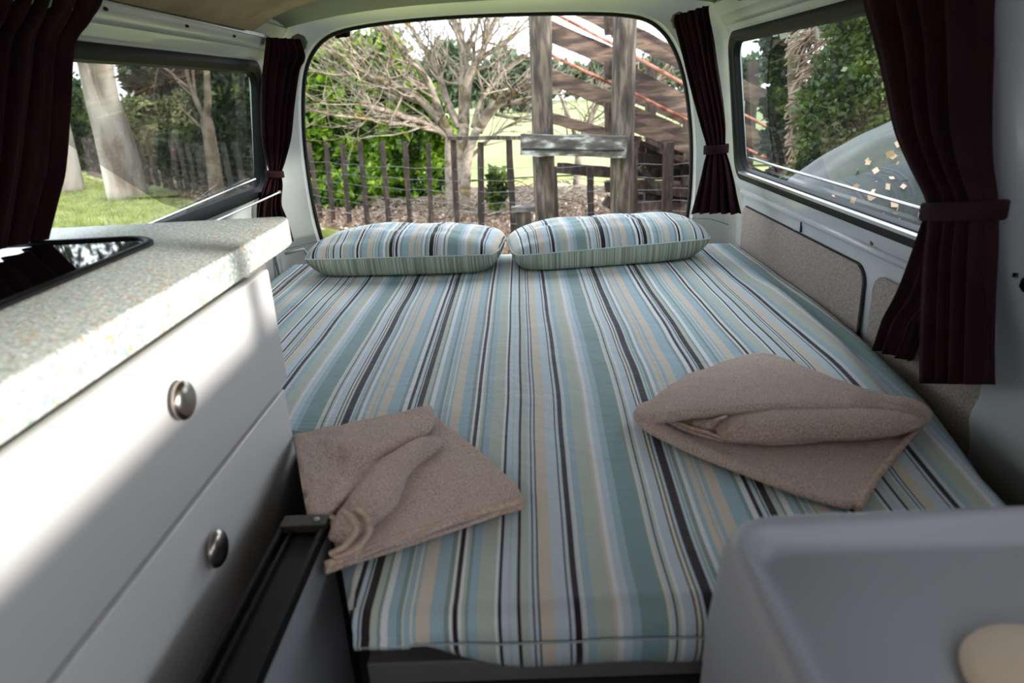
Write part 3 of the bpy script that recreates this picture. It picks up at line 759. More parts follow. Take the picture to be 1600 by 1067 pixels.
curtain_panel('drape', [(1056,24,2.50,1108,8,2.42,.9),(1055,36,2.50,1108,18,2.42,1),(1064,66,2.50,1115,60,2.40,1),(1074,107,2.48,1122,107,2.38,1),(1086,160,2.46,1130,160,2.38,.9),(1096,200,2.45,1134,200,2.39,.7),(1104,232,2.44,1134,232,2.40,.5),(1100,255,2.44,1140,255,2.39,.8),(1094,285,2.45,1147,285,2.38,1.1),(1088,310,2.46,1152,310,2.37,1.2),(1081,333,2.46,1158,334,2.36,1.3)], cu, 5, .017, seed=5)
tieback(at(1103,234,2.44), at(1135,232,2.40), .028, cu, bulge=.032)
cu = thing('curtain', atx(1500, 330, .72), 'large tied-back plum curtain nearest on the right, over the side window', 'curtain', 'plum curtains')
X = lambda v: ('x', v)
curtain_panel('drape', [(1352,-40,X(.67),1552,-40,X(.67),1),(1358,0,X(.68),1548,0,X(.68),1),(1374,56,X(.69),1545,60,X(.69),1),(1387,120,X(.70),1542,120,X(.70),1),(1403,200,X(.71),1540,200,X(.71),.9),(1424,255,X(.72),1542,260,X(.715),.7),(1447,308,X(.725),1550,310,X(.72),.45),(1452,340,X(.73),1552,340,X(.72),.5),(1447,400,X(.74),1553,400,X(.73),.7),(1442,500,X(.755),1552,500,X(.74),.75),(1440,599,X(.765),1550,601,X(.745),.8)], cu, 4, .018, seed=8)
curtain_panel('side_wing', [(1452,318,X(.745),1500,320,X(.75),.5),(1444,350,X(.755),1500,350,X(.76),.7),(1425,400,X(.77),1500,400,X(.775),.8),(1402,460,X(.785),1495,450,X(.79),.9),(1382,500,X(.795),1450,500,X(.80),1),(1374,522,X(.798),1436,530,X(.805),1),(1366,545,X(.80),1420,564,X(.805),1)], cu, 3, .012, nu=50, nv=50, seed=11)
tieback(atx(1452, 330, .735), atx(1560, 328, .735), .030, cu, bulge=.040)
cu = thing('curtain', atx(60, 200, -.85), 'dark plum curtain nearest on the left, hanging behind the worktop', 'curtain', 'plum curtains')
XL = X(-.845)
curtain_panel('drape', [(-230,-90,X(-.82),166,-30,X(-.80),1),(-230,-40,X(-.83),161,4,X(-.81),1),(-230,20,XL,142,36,X(-.825),1),(-230,60,XL,119,70,XL,.9),(-230,150,X(-.85),112,150,X(-.85),.9),(-230,240,X(-.86),103,252,X(-.86),.8),(-230,300,X(-.865),90,310,X(-.865),.8),(-230,440,X(-.87),74,372,X(-.87),.8)], cu, 9, .018, nu=160, seed=14, zmin=.9875)
# curtain track and lower rod
tk = thing('curtain_track', at(290, 28, 2.1), 'slim aluminium curtain track along the top of the left side', 'curtain track')
mb = MB(); a = atx(150, -6, -.815); b = atx(412, 56, -.815); mb.bar(a, b, .006, .010); mb.obj('rail', M['alu'], tk)
for t in (.02, .4, .72): 
    q = a.lerp(b, t)+Vector((0, 0, -.02)); mb.lathe(q, (1, 0, -.3), [(.004, 0), (.004, .004), (.002, .008)], 8); mb.obj('screw', M['darkmetal'], tk)
rod = thing('curtain_rod', at(400, 316, 2.2), 'thin silver rod across the bottom of the left window', 'curtain rod')
a = atx(335, 346, -.90); b = at(437, 300, 2.40); mb = MB(); mb.tube([a+(a-b)*.3, b], .0035, 8); mb.obj('rod', M['alu'], rod)
mb.lathe(b, (1, 0, 0), [(.006, -.004), (.006, .004)], 8); mb.obj('end_eye', M['alu'], rod)

# ================================================================ KITCHEN UNIT
cab = thing('drawer_unit', (-.7, .6, 0), 'white kitchen drawer unit under the speckled worktop', 'cabinet')
mb = MB(); mb.box((-.90, -.4, .06), (-.462, 1.125, .925)); mb.obj('carcass', M['white_lam'], cab)
mb.box((-.90, -.4, .0), (-.482, 1.10, .058)); mb.obj('plinth', M['blackpl'], cab)
for (z0, z1, ky, kz) in ((.727, .9335, .767, .861), (.40, .719, .763, .643)):
    mb = MB(); mb.box((-.460, -.4, z0), (-.442, 1.142 if z0 > .6 else 1.118, z1), .003); d = auto(mb.obj('drawer', M['white_lam'], cab), 40)
    mb.lathe((-.442, ky, kz), (1, 0, 0), [(.010, 0), (.010, .005), (.0235, .007), (.0255, .010), (.0245, .014), (.019, .018), (.010, .0205), (.0008, .021)], 28); mb.obj('knob', M['chrome'], d, True)
wt = thing('worktop', (-.7, .6, .935), 'pale grey-green speckled laminate worktop with rounded corner', 'worktop')
def wt_outline(inset=0):
    x1 = -.458-inset; y1 = 1.385-inset; r = .05; pts = [(-1.0, -.4), (x1, -.4)]
    pts += [(x1, 1.24)]
    for k in range(9):
        a = math.radians(90*k/8); rx, ry = .03, .10
        pts.append((x1-rx+rx*math.cos(a), y1-ry+ry*math.sin(a)))
    pts += [(-1.0, y1)]; return pts
rows = []
for (ins, z) in ((.004, .935), (0, .938), (0, .979), (.0015, .983), (.005, .985)):
    rows.append([Vector((x, y, z)) for x, y in wt_outline(ins)])
o = grid_obj('worktop_slab', rows, M['speckle'], wt, closed=True)
bm = bmesh.new(); bm.from_mesh(o.data); bmesh.ops.holes_fill(bm, edges=[e for e in bm.edges if e.is_boundary]); bmesh.ops.recalc_face_normals(bm, faces=bm.faces[:]); bm.to_mesh(o.data); bm.free(); auto(o, 40)
# sink/hob lid: smoked glass panel with rubber rim set in the worktop
hob = thing('hob_lid', (-.74, .75, .985), 'smoked black glass cooker lid with dark rim set in the worktop', 'cooker lid')
def hob_out(d):
    pts = []
    x1, y1, x0, y0, r = -.628-d, 1.205-d, -.99+d, .2+d, .085-d
    for cx_, cy_, a0 in ((x1-r, y1-r, 0), (x0+.05, y1-.05, 90), (x0+.05, y0+.05, 180), (x1-r, y0+r, 270)):
        rr = r if cx_ > -.8 else .05-d*.5
        for k in range(11):
            a = math.radians(a0+90*k/10); pts.append((cx_+rr*math.cos(a), cy_+rr*math.sin(a)))
    return pts
rows = [[Vector((x, y, z)) for x, y in hob_out(d)] for d, z in ((0, .9855), (.0, .990), (.004, .993), (.011, .993), (.014, .990), (.0145, .986))]
rim = grid_obj('rim', rows, M['blackpl'], hob, closed=True); auto(rim, 50)
pts = hob_out(.013); n = len(pts)
mesh_obj('glass_panel', [Vector((x, y, .9885)) for x, y in pts]+[Vector((x, y, .9858)) for x, y in pts], [tuple(range(n)), tuple(range(2*n-1, n-1, -1))]+[(i, (i+1) % n, n+(i+1) % n, n+i) for i in range(n)], M['hobglass'], hob)
# board stowed on edge between the drawers and the bed, black channel along its top
pn = thing('stowed_board', (-.33, .3, .0), 'grey board with black channel edge standing between the drawers and the bed', 'board')
mb = MB(); mb.box((-.357, -.35, .02), (-.300, .826, .622), .001); mb.obj('board', M['grey_door'], pn)
mb = MB(); mb.box((-.359, .8262, .02), (-.2985, .831, .628), .0008); mb.obj('board_edge', M['blackpl'], pn)
mb = MB(); mb.box((-.363, -.35, .6225), (-.299, .829, .630)); mb.box((-.363, -.35, .630), (-.357, .829, .641)); mb.box((-.304, -.35, .630), (-.2985, .829, .641)); mb.box((-.348, -.35, .630), (-.344, .829, .637)); mb.obj('channel', M['blackpl'], pn)
mb = MB(); mb.box((-.362, .806, .632), (-.2975, .832, .6445), .0015); cp = mb.obj('end_cap', M['darkmetal'], pn)
mb = MB(); mb.lathe((-.312, .818, .6445), (0, 0, 1), [(.0045, 0), (.0045, .0015), (.002, .003)], 10); mb.obj('screw', M['chrome'], cp, True)

# ================================================================ MOULDED BOX in the near right corner
bx = thing('storage_box', (.5, .3, 0), 'light grey moulded plastic box lid in the near right corner', 'box')
def ro(x0, x1, y0, y1, r, z, n=10):
    pts = []
    for cx_, cy_, a0 in ((x1-r, y1-r, 0), (x0+r, y1-r, 90), (x0+r, y0+r, 180), (x1-r, y0+r, 270)):
        for k in range(n+1):
            a = math.radians(a0+90*k/n); pts.append(Vector((cx_+r*math.cos(a), cy_+r*math.sin(a), z)))
    return pts
X0, X1, Y0, Y1 = .195, .775, -.25, .615
prof = [(-.028,.36),(-.028,.52),(-.022,.66),(-.012,.742),(-.005,.760),(.002,.766),(.010,.766),(.017,.760),(.022,.748),(.028,.741),(.036,.739)]
rows = [ro(X0+d, X1-d, Y0+d, Y1-d, max(.012, .055-d), z) for d, z in prof]
o = grid_obj('lid', rows, M['tray'], bx, closed=True)
bm = bmesh.new(); bm.from_mesh(o.data); bmesh.ops.holes_fill(bm, edges=[e for e in bm.edges if e.is_boundary]); bmesh.ops.recalc_face_normals(bm, faces=bm.faces[:]); bm.to_mesh(o.data); bm.free(); auto(o, 50)
rows = [ro(X0-.015, X1+.01, Y0-.015, Y1+.015, .05, z) for z in (.0, .358)]
o = grid_obj('lower_body', rows, M['greyliner'], bx, closed=True); auto(o, 50)
bw = thing('round_lid', atz(1600, 1030, .74), 'round beige plastic lid lying on the grey box at lower right', 'lid')
c = atz(1650, 1068, .745); c.z = .7395
mb = MB(); mb.lathe(c, (0, 0, 1), [(.062, 0), (.064, .003), (.062, .007), (.052, .010), (.030, .012), (.006, .0125)], 32); mb.obj('disc', M['beige'], bw, True)
for o in bw.children: pass
# ================================================================ OUTSIDE
GZ = -.65
import array
def quads_obj(name, V, nq, m, parent=None, tri=False):
    """V flat list of coordinates, 4 corners per leaf"""
    me = bpy.data.meshes.new(name); k = 3 if tri else 4
    me.vertices.add(nq*k); me.vertices.foreach_set('co', V)
    me.loops.add(nq*k); me.loops.foreach_set('vertex_index', list(range(nq*k)))
    me.polygons.add(nq); me.polygons.foreach_set('loop_start', list(range(0, nq*k, k))); me.polygons.foreach_set('loop_total', [k]*nq)
    me.update(calc_edges=True); me.materials.append(m)
    o = bpy.data.objects.new(name, me); COL.objects.link(o)
    if parent: o.parent = parent; o.location = -world_loc(parent)
    return o
def leaf(V, p, s, rnd, ratio=.5, up=.3):
    a = Vector((rnd.gauss(0,1), rnd.gauss(0,1), rnd.gauss(0,.8))).normalized()
    b = a.cross(Vector((rnd.gauss(0,1), rnd.gauss(0,1), rnd.gauss(0,1)))).normalized()
    s *= .6+.8*rnd.random(); a *= s; b *= s*ratio*.5; c = p+a*.5
    for q in (p, c+b, p+a, c-b): V.extend(q)
def ico(c, r, sub=2, rnd=None, j=.15, squash=(1,1,1)):
    bm = bmesh.new(); bmesh.ops.create_icosphere(bm, subdivisions=sub, radius=1)
    for v in bm.verts:
        k = 1+j*noise.noise(v.co*1.7+Vector(c))
        v.co = Vector((c[0]+v.co.x*r*k*squash[0], c[1]+v.co.y*r*k*squash[1], c[2]+v.co.z*r*k*squash[2]))
    return bm
def bush(name, label, cat, blobs, m, n, s, seed, group=None, ratio=.5, core=True, stem=True, corem='bushcore'):
    """blobs: (x,y,z,r) centres"""
    rnd = random.Random(seed); b0 = blobs[0]
    t = thing(name, (b0[0], b0[1], GZ), label, cat, group)
    tot = sum(b[3]**2 for b in blobs); V = []; nq = 0
    for (x, y, z, r) in blobs:
        k = int(n*r*r/tot)
        for _ in range(k):
            d = Vector((rnd.gauss(0,1), rnd.gauss(0,1), rnd.gauss(0,1))).normalized()
            if d.y > .55 and rnd.random() < .8: d.y = -d.y
            rr = r*(.80+.34*rnd.random())*(1+.18*nz(d.x*2+x, d.y*2+y, d.z*2+z, 1.6))
            p = Vector((x, y, z))+d*rr
            if p.z < GZ+.02: continue
            leaf(V, p, s, rnd, ratio); nq += 1
    f = quads_obj('foliage', V, nq, m, t); f['kind'] = 'stuff'
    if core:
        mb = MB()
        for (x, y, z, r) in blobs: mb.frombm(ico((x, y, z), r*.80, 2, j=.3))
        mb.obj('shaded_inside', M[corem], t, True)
    if stem:
        mb = MB(); mb.tube([(b0[0], b0[1], GZ-.05), (b0[0]+.05, b0[1], b0[2])], [.07, .03], 7); mb.obj('stem', M['bark_dark'], t, True)
    return t
def G(px, py, Y=None): return atz(px, py, GZ)

# ground
rows = []
for i in range(61):
    f = i/60; y = -14+ (f**1.8)*134
    rows.append([Vector(((j/40-.5)*(60+y*1.7), y, GZ-.02+.03*nz((j/40-.5)*(60+y*1.7), y, 0, .35)+ (0 if y < 25 else -.0*(y-25)))) for j in range(41)])
gr = struct(grid_obj('ground_lawn', rows, M['grass']))
# strip of leaf litter under and behind the fence; paddock beyond
FL = [(-22, 33.5), (-16, 25.5), (-12.6, 21.3), (-6.2, 14.3), (-3.7, 11.7), (-2.1, 9.9), (-.9, 9.0), (.3, 8.55), (2.2, 8.15), (6, 7.7)]
def fly(x): return interp(FL, x)
rows = []
for i in range(90):
    x = -18+i*.28; y0 = fly(x)-.45-.35*nz(x, 2, 0, 1.1)-.5*smooth01((x+2.2)/1.2); r = []
    for j in range(16):
        y = y0+j*.42; r.append(Vector((x, y, GZ+(-.04 if j == 0 else .02)+.05*max(0, nz(x, y, 3, 1.8))+.02*nz(x, y, 7, 6))))
    rows.append(r)
ml = struct(grid_obj('ground_litter', rows, M['mulch'], flip=True))
rows = []
for i in range(20):
    y = 15.5+i*5; rows.append([Vector((-9+j*4.2+ (i*-1.0 if j == 0 else 0), y, GZ+.03+.012*(y-15)*0)) for j in range(14)])
pd = struct(grid_obj('ground_paddock', rows, M['paddock']))
# fallen leaves and sticks
rnd = random.Random(3); V = []; nq = 0
for _ in range(16000):
    x = rnd.uniform(-8, 4.5); y = fly(x)+rnd.uniform(-1.1, 3.4)
    if y < fly(x)-(.45+.5*smooth01((x+2.2)/1.2)) and rnd.random() < .93: continue
    leaf(V, Vector((x, y, GZ+.03+.03*rnd.random())), .085, rnd, .6); nq += 1
o = quads_obj('leaf_litter', V, nq, M['litter']); tag(o, 'scattered dry brown leaves on the ground around the fence', 'leaves', kind='stuff')
V = []; nq = 0
for _ in range(42000):
    if rnd.random() < .25: x = rnd.uniform(-3.6, -1.2); y = fly(x)-rnd.uniform(.6, 3)
    else:
        x = rnd.uniform(-14, -2); y = fly(x)-rnd.uniform(.8, 9)
    if y < 4: continue
    h = rnd.uniform(.04, .10); w = .006; a = rnd.uniform(0, 6.28); dx, dy = math.cos(a)*w, math.sin(a)*w; lx, ly = rnd.gauss(0, .03), rnd.gauss(0, .03)
    V.extend((x-dx, y-dy, GZ-.02, x+dx, y+dy, GZ-.02, x+lx, y+ly, GZ+h)); nq += 1
o = quads_obj('grass_tufts', V, nq, M['blade'], tri=True); tag(o, 'short green grass of the lawn in front of the fence', 'grass', kind='stuff')

# ---- post and wire fence: every post its own part
fe = thing('wire_fence', (-1.0, 9.2, GZ), 'old post and wire fence with dark thin wooden posts behind the van', 'fence')
frnd = random.Random(21)
def fpost(pxt, pyt, Y, w, m, parent, pxb=None, depth=1.16, nm='post'):
    top = at(pxt, pyt, Y); 
    if pxb is None: b = Vector((top.x+frnd.gauss(0, .012), Y+frnd.gauss(0, .02), GZ-.02))
    else: b = at(pxb[0], pxb[1], Y); b = top+(b-top)*((GZ-.02-top.z)/(b.z-top.z))
    mb = MB(); mb.bar(b, top, w*(.9+.2*frnd.random()), w*.9, up=Vector((0, 1, 0)), jit=.006, rnd=frnd)
    mb.obj(nm, m, parent); return top, b
posts = [(482,223,(499,325)),(509,222,(520,337)),(534,222,(546,343)),(562,221,(575,350)),(597,221,(608,352)),(632,221,(641,350)),(669,224,(674,346)),(708,218,(714,347)),(751,222,(752,357)),(795,218,(803,366))]
tops = []
for a, b, c in posts:
    x = at(a, b, 10).x; Y = 10
    for _ in range(12): x = at(a, b, Y).x; Y = fly(x)
    tops.append(fpost(a, b, Y, .062 if a < 700 else .075, M['fencewood'], fe, c))
for a, b, Y, w in ((865,260,8.5,.085),(922,260,8.45,.075),(989,224,8.15,.09),(1045,222,8.1,.10)):
    tops.append(fpost(a, b, Y, w, M['fencewood'], fe))
lp = [(-4.55, 12.6)]
x = -4.2
while x > -19:
    Y = fly(x); top = Vector((x+frnd.gauss(0, .05), Y, GZ+1.13+frnd.gauss(0, .05)))
    mb = MB(); mb.bar((x, Y, GZ-.02), top, .10, .06, up=Vector((0, 1, 0)), jit=.008, rnd=frnd); mb.obj('post', M['leftpost'], fe); x -= .33+.1*frnd.random()
x = 2.45
while x < 6:
    Y = fly(x); mb = MB(); mb.bar((x, Y, GZ-.02), (x+frnd.gauss(0, .02), Y, GZ+1.1), .09, .07, up=Vector((0, 1, 0)), jit=.008, rnd=frnd); mb.obj('post', M['fencewood'], fe); x += .55
for k, h in enumerate((.95, .80, .66, .52, .40, .26)):
    mb = MB(); mb.tube([(x_/5, fly(x_/5)-.05, GZ+h+.012*math.sin(x_*2+k)) for x_ in range(-60, 30)], .0026, 4, False); mb.obj('wire', M['wire'], fe)
a, b = tops[7][0], tops[9][0]
mb = MB(); mb.bar(a+Vector((-.05, 0, .02)), b+Vector((.2, -.3, .03)), .07, .045, jit=.004, rnd=frnd); mb.obj('top_rail', M['oldpost'], fe)

# ---- timber loading ramp
lr = thing('loading_ramp', (1.0, 7.9, GZ), 'weathered timber stock loading ramp with two thick posts and sloping boards', 'ramp')
def bigpost(pts, r, nm='post'):
    mb = MB(); n = 14; P = spline(pts, n); rows = []
    for i, p in enumerate(P):
        rows.append([p+Vector((math.cos(2*math.pi*k/14), math.sin(2*math.pi*k/14), 0))*r*(1+.10*nz(p.x+math.cos(k)*2, i*.3, k, 1)) for k in range(14)])
    o = grid_obj(nm, rows, M['oldpost'], lr, closed=True, flip=False)
    bm = bmesh.new(); bm.from_mesh(o.data); bmesh.ops.holes_fill(bm, edges=[e for e in bm.edges if e.is_boundary]); bm.to_mesh(o.data); bm.free(); return o
PY = 7.7
lt = at(842, -30, PY); lb = at(852, 340, PY); lb = lt+(lb-lt)*((GZ-.05-lt.z)/(lb.z-lt.z)); bigpost([lt, lt.lerp(lb, .5), lb], .115)
rt_ = at(978, -30, PY); rb_ = at(970, 340, PY); rb_ = rt_+(rb_-rt_)*((GZ-.05-rt_.z)/(rb_.z-rt_.z)); bigpost([rt_, rt_.lerp(rb_, .5), rb_], .125)
mb = MB(); brn = random.Random(5)
q0, q1 = at(813, 226, PY-.2), at(978, 229, PY-.2)
mb.bar(q0, q1, .14, .215, jit=.010, rnd=brn); mb.obj('crossbeam', M['lichenboard'], lr)
q0, q1 = at(815, 233, PY-.275), at(975, 235, PY-.275)
mb.bar(q0, q1, .02, .012, jit=.005, rnd=brn); mb.obj('crack', M['bushcore'], lr)
def board(p, q, Yp, Yq, h, nm='board', m='board', w=.045):
    mb = MB(); mb.bar(at(p[0], p[1], Yp), at(q[0], q[1], Yq), w, h, jit=.007, rnd=brn); return mb.obj(nm, M[m], lr)
BY = 8.35
board((838,40),(957,91), BY, BY, .205)
board((962,111),(1098,176), BY, BY, .215)
board((838,111),(962,160), BY, BY, .175)
board((980,172),(1100,224), BY-.02, BY-.02, .150)
board((984,193),(1100,242), BY-.06, BY-.06, .135)
board((845,180),(1000,222), BY+.05, BY+.1, .115)
board((960,43),(1098,109), BY+.05, BY+.05, .20)
board((885,4),(962,42), BY+.06, BY+.06, .15)
for (p, q, Y, r) in (((850,12),(960,70), BY-.06, .018), ((980,82),(1095,146), BY-.06, .022), ((852,82),(960,133), BY-.05, .018), ((985,143),(1095,198), BY-.08, .018), ((985,14),(1095,84), BY-.06, .018), ((870,-10),(1000,48), BY+.9, .018)):
    mb = MB(); mb.tube([at(p[0], p[1], Y), at(q[0], q[1], Y)], r, 8); mb.obj('rail', M['rust'], lr, True)
for (p, q, h) in (((990,150),(1320,300),.14), ((990,60),(1320,200),.12)):
    board(p, q, BY+1.3, BY+1.3, h)
for (p, q, h) in (((1096,178),(1215,232),.20), ((1096,240),(1215,292),.19), ((1096,110),(1215,166),.19)):
    board(p, q, BY, BY, h)
for (p, q) in (((1095,146),(1215,206)), ((1095,198),(1215,256))):
    mb = MB(); mb.tube([at(p[0], p[1], BY-.06), at(q[0], q[1], BY-.06)], .018, 8); mb.obj('rail', M['rust'], lr, True)
# battens beside the thick post
for (a, b) in (((951,20),(951,55)), ((951,95),(951,125)), ((951,160),(951,205)), ((850,34),(851,64)), ((851,104),(852,130))):
    mb = MB(); mb.bar(at(a[0], a[1], PY+.28), at(b[0], b[1], PY+.28), .09, .08, up=Vector((0, 1, 0)), jit=.006, rnd=brn); mb.obj('cleat', M['fencewood'], lr)
# dark lower framing under the ramp
for k in range(9):
    board((982,240+k*11),(1110,246+k*11), 9.75, 9.75, .085, 'board', 'fencewood')
for (p, q, h, Y) in (((990,248),(1090,256),.16,9.0), ((990,290),(1090,300),.15,9.0), ((990,322),(1090,330),.16,8.9), ((870,262),(960,270),.13,8.9), ((990,270),(1090,277),.13,9.3), ((990,310),(1090,315),.13,9.3), ((990,228),(1100,236),.15,9.2)):
    board(p, q, Y, Y, h, 'board', 'fencewood')
mb = MB(); mb.bar(at(1000,260,8.9), at(1032,300,8.9), .05, .07, jit=.004, rnd=brn); mb.obj('brace', M['oldpost'], lr)
rows_ = [(1016,215), (1075,215), (1120,215), (1170,215)]
for (a, b) in rows_:
    t_ = at(a, b, 9.1); mb = MB(); mb.bar((t_.x, 9.1, GZ), (t_.x, 9.1, t_.z+.9), .12, .12, up=Vector((0, 1, 0)), jit=.006, rnd=brn); mb.obj('upright', M['fencewood'], lr)
for k, (p, q) in enumerate((((945,292),(958,290)), ((945,312),(958,320)))):
    board(p, q, PY+.2, PY+.2, .12, 'cleat', 'fencewood', .1)
mb = MB(); tdk = [at(1000,218,8.6), at(1100,262,8.6), at(1100,262,10.2), at(1000,218,10.2)]
mb.add(tdk+[v-Vector((0,0,.06)) for v in tdk], [(0,1,2,3),(7,6,5,4),(0,4,5,1),(1,5,6,2),(2,6,7,3),(3,7,4,0)]); mb.obj('ramp_deck', M['fencewood'], lr)
# short step post with a cap board
sp = thing('step_post', at(815, 345, 7.4), 'short weathered post with a cap board left of the ramp post', 'post')
mb = MB(); p = at(818, 330, 7.4); mb.bar((p.x, 7.4, GZ-.02), (p.x, 7.4, p.z), .15, .11, up=Vector((0, 1, 0)), jit=.01, rnd=brn); mb.obj('stump', M['oldpost'], sp)
mb.bar(at(799, 327, 7.4), at(836, 325, 7.4), .16, .05, jit=.006, rnd=brn); mb.obj('cap_board', M['lichenboard'], sp)

# ---- bare tree
def tree(name, label, limbs, m, seed, Y0, zoomf=None, twigs=True, depth=2, tw=.9, trunk=None, dens=1.0):
    rnd = random.Random(seed); base = trunk[0][0][0]
    t = thing(name, (base.x, base.y, GZ), label, 'tree')
    for pts, rr in trunk:
        mb = MB(); k = len(pts)*3; P = spline(pts, k); mb.tube(P, [rr[0]+(rr[1]-rr[0])*i/k for i in range(k+1)], 10); mb.obj('trunk', m, t, True)
    tv = MB(); tw_n = 0
    def grow(p, d, L, r, lev):
        nonlocal tw_n
        n = 4; pts = [p]; q = p
        for i in range(n):
            d = (d+Vector((rnd.gauss(0,.22), rnd.gauss(0,.22), rnd.gauss(0,.18)+.05))).normalized(); q = q+d*L/n; pts.append(q)
        tv.tube(pts, [r*(1-.75*i/n) for i in range(n+1)], 4 if lev < 2 else 3, False); tw_n += 1
        if lev < depth:
            for _ in range(rnd.randint(2, 4)):
                i = rnd.randint(1, n); dd = (d+Vector((rnd.gauss(0,.7), rnd.gauss(0,.7), rnd.gauss(0,.55)+.1))).normalized()
                grow(pts[i], dd, L*.62, r*.55, lev+1)
    for pts, r0, r1 in limbs:
        k = len(pts)*3; P = spline(pts, k)
        mb = MB(); mb.tube(P, [r0+(r1-r0)*i/k for i in range(k+1)], 7); mb.obj('branch', m, t, True)
        L = sum((P[i+1]-P[i]).length for i in range(k))
        if twigs:
            for _ in range(int(L*4.5*dens)+2):
                i = rnd.randint(k//4, k); i = min(i, k-1)
                d = (P[i+1]-P[i]).normalized(); dd = (d+Vector((rnd.gauss(0,.6), rnd.gauss(0,.6), rnd.gauss(0,.5)+.15))).normalized()
                grow(P[i], dd, tw*(.5+.7*rnd.random()), max(.008, (r0+(r1-r0)*i/k)*.42), 1)
    if twigs: o = tv.obj('twigs', m, t, True); o['kind'] = 'stuff'
    return t
def Z2(zx, zy, Y): return at(440+zx*.3562, zy*.3562, Y)
L = []
def limb(pts, r0, r1, Y=11.6, dy=0): L.append(([Z2(a, b, Y+dy*i/len(pts)) for i, (a, b) in enumerate(pts)], r0, r1))
limb([(740,600),(690,480),(640,350),(560,260),(490,170),(430,90)], .075, .02, dy=-1)
limb([(740,590),(650,480),(560,400),(430,350),(330,300),(240,230),(150,170)], .075, .015, dy=-1.5)
limb([(730,600),(650,545),(560,520),(470,490),(380,465)], .06, .035, dy=-.8)
limb([(780,560),(720,430),(680,300),(620,200),(560,110),(540,40)], .07, .02, dy=.5)
limb([(800,540),(800,380),(800,250),(770,130),(740,40)], .10, .04, dy=.3)
limb([(800,540),(820,350),(870,250),(900,180),(950,60)], .085, .03, dy=-.5)
limb([(820,350),(810,220),(850,130),(890,40)], .04, .02, dy=-.3)
limb([(870,250),(960,200),(1020,150),(1100,60)], .04, .012)
limb([(860,570),(920,480),(1000,420),(1130,350)], .10, .05, dy=-.8)
limb([(935,500),(1000,515),(1060,520),(1140,530)], .03, .018, dy=-.4)
limb([(840,560),(870,450),(920,380),(1000,300),(1100,220)], .05, .018, dy=.6)
limb([(560,520),(480,515),(390,520),(300,590)], .03, .012, dy=-.5)
limb([(560,430),(450,430),(330,410),(270,350)], .025, .01, dy=-.5)
limb([(640,380),(540,340),(480,290),(380,240),(300,180)], .035, .012, dy=-1)
limb([(690,480),(600,450),(450,390),(350,330),(250,330),(120,310)], .035, .008, dy=-1.2)
limb([(740,590),(560,550),(360,520),(200,500),(100,470)], .03, .008, dy=-1.8)
limb([(800,380),(740,300),(660,200),(600,90)], .03, .01, dy=.8)
limb([(880,520),(880,400),(860,300),(890,200)], .03, .01, dy=-.9)
limb([(820,700),(900,620),(980,560),(1100,500)], .035, .012, dy=-.4)
tk1 = [Z2(745,860,11.6), Z2(742,740,11.6), Z2(740,600,11.6)]; tk1[0].z = GZ-.05
tk2 = [Z2(780,880,11.6), Z2(790,700,11.6), Z2(800,540,11.6)]; tk2[0].z = GZ-.05
tk3 = [Z2(800,880,11.5), Z2(815,700,11.5), Z2(860,560,11.5)]; tk3[0].z = GZ-.05
tree('bare_tree', 'leafless spreading tree with pale lichened branches behind the fence', L, M['bark_pale'], 12, 11.6, trunk=[(tk1, (.11,.09)), (tk2, (.11,.09)), (tk3, (.09,.07))], tw=1.0, dens=1.9)
# bare branches behind the ramp
L = []
def limbp(pts, r0, r1, Y): L.append(([at(a, b, Y) for a, b in pts], r0, r1))
limbp([(900,300),(905,230),(930,170),(960,110),(1000,60)], .06, .02, 12.5)
limbp([(905,230),(880,160),(860,110),(850,60)], .04, .015, 12.5)
limbp([(915,210),(980,170),(1030,120),(1060,60)], .04, .015, 12.3)
limbp([(905,240),(960,220),(1020,215),(1070,190)], .03, .012, 12.1)
b_ = at(900, 300, 12.5); tk = [Vector((b_.x, 12.5, GZ-.05)), at(900, 310, 12.5), at(905, 240, 12.5)]
tree('bare_tree', 'leafless twiggy tree seen between the ramp boards', L, M['bark_pale'], 31, 12.5, trunk=[(tk, (.10,.07))], tw=1.1, dens=2.4)
# ---- trees seen through the left window
def A(px, py, Y): return at(px, py, Y)
YG = 16.0
g1 = [A(193,275,YG), A(178,215,YG), A(158,150,YG), A(140,85,YG), A(125,30,YG)]; g1[0].z = GZ-.1
g2 = [A(182,230,YG), A(172,170,YG-.1), A(163,110,YG-.2), A(160,60,YG-.3), A(165,10,YG-.3)]
tree('gum_tree', 'tall pale gum tree with two leaning trunks seen through the left window', [([A(163,110,YG-.2), A(170,60,YG), A(185,20,YG)], .10, .05)], M['bark_gum'], 4, YG, trunk=[(g1, (.46,.22)), (g2, (.25,.15))], twigs=False)
g3 = [A(85,268,YG+2), A(80,200,YG+2), A(60,100,YG+2)]; g3[0].z = GZ-.1
tree('gum_tree', 'second gum trunk with flared foot at the left edge of the left window', [([A(80,200,YG+2), A(40,120,YG+2)], .12, .06)], M['bark_gum'], 5, YG, trunk=[(g3, (.62,.25))], twigs=False)
YS = 12.2
s1 = [A(339,318,YS), A(334,262,YS), A(325,200,YS), A(321,185,YS)]; s1[0].z = GZ-.05
tree('young_tree', 'slim forked tree in front of the hedge seen through the left window', [([A(321,188,YS), A(325,160,YS), A(323,120,YS), A(324,70,YS)], .07, .04), ([A(322,192,YS), A(308,160,YS), A(296,130,YS), A(288,90,YS)], .05, .03), ([A(316,200,YS), A(300,185,YS), A(282,168,YS)], .03, .012), ([A(300,140,YS), A(283,128,YS), A(265,112,YS), A(245,98,YS)], .03, .012), ([A(306,160,YS), A(302,120,YS), A(300,70,YS)], .03, .02)], M['bark_dark'], 6, YS, trunk=[(s1, (.13,.09))], tw=.7, dens=.6)
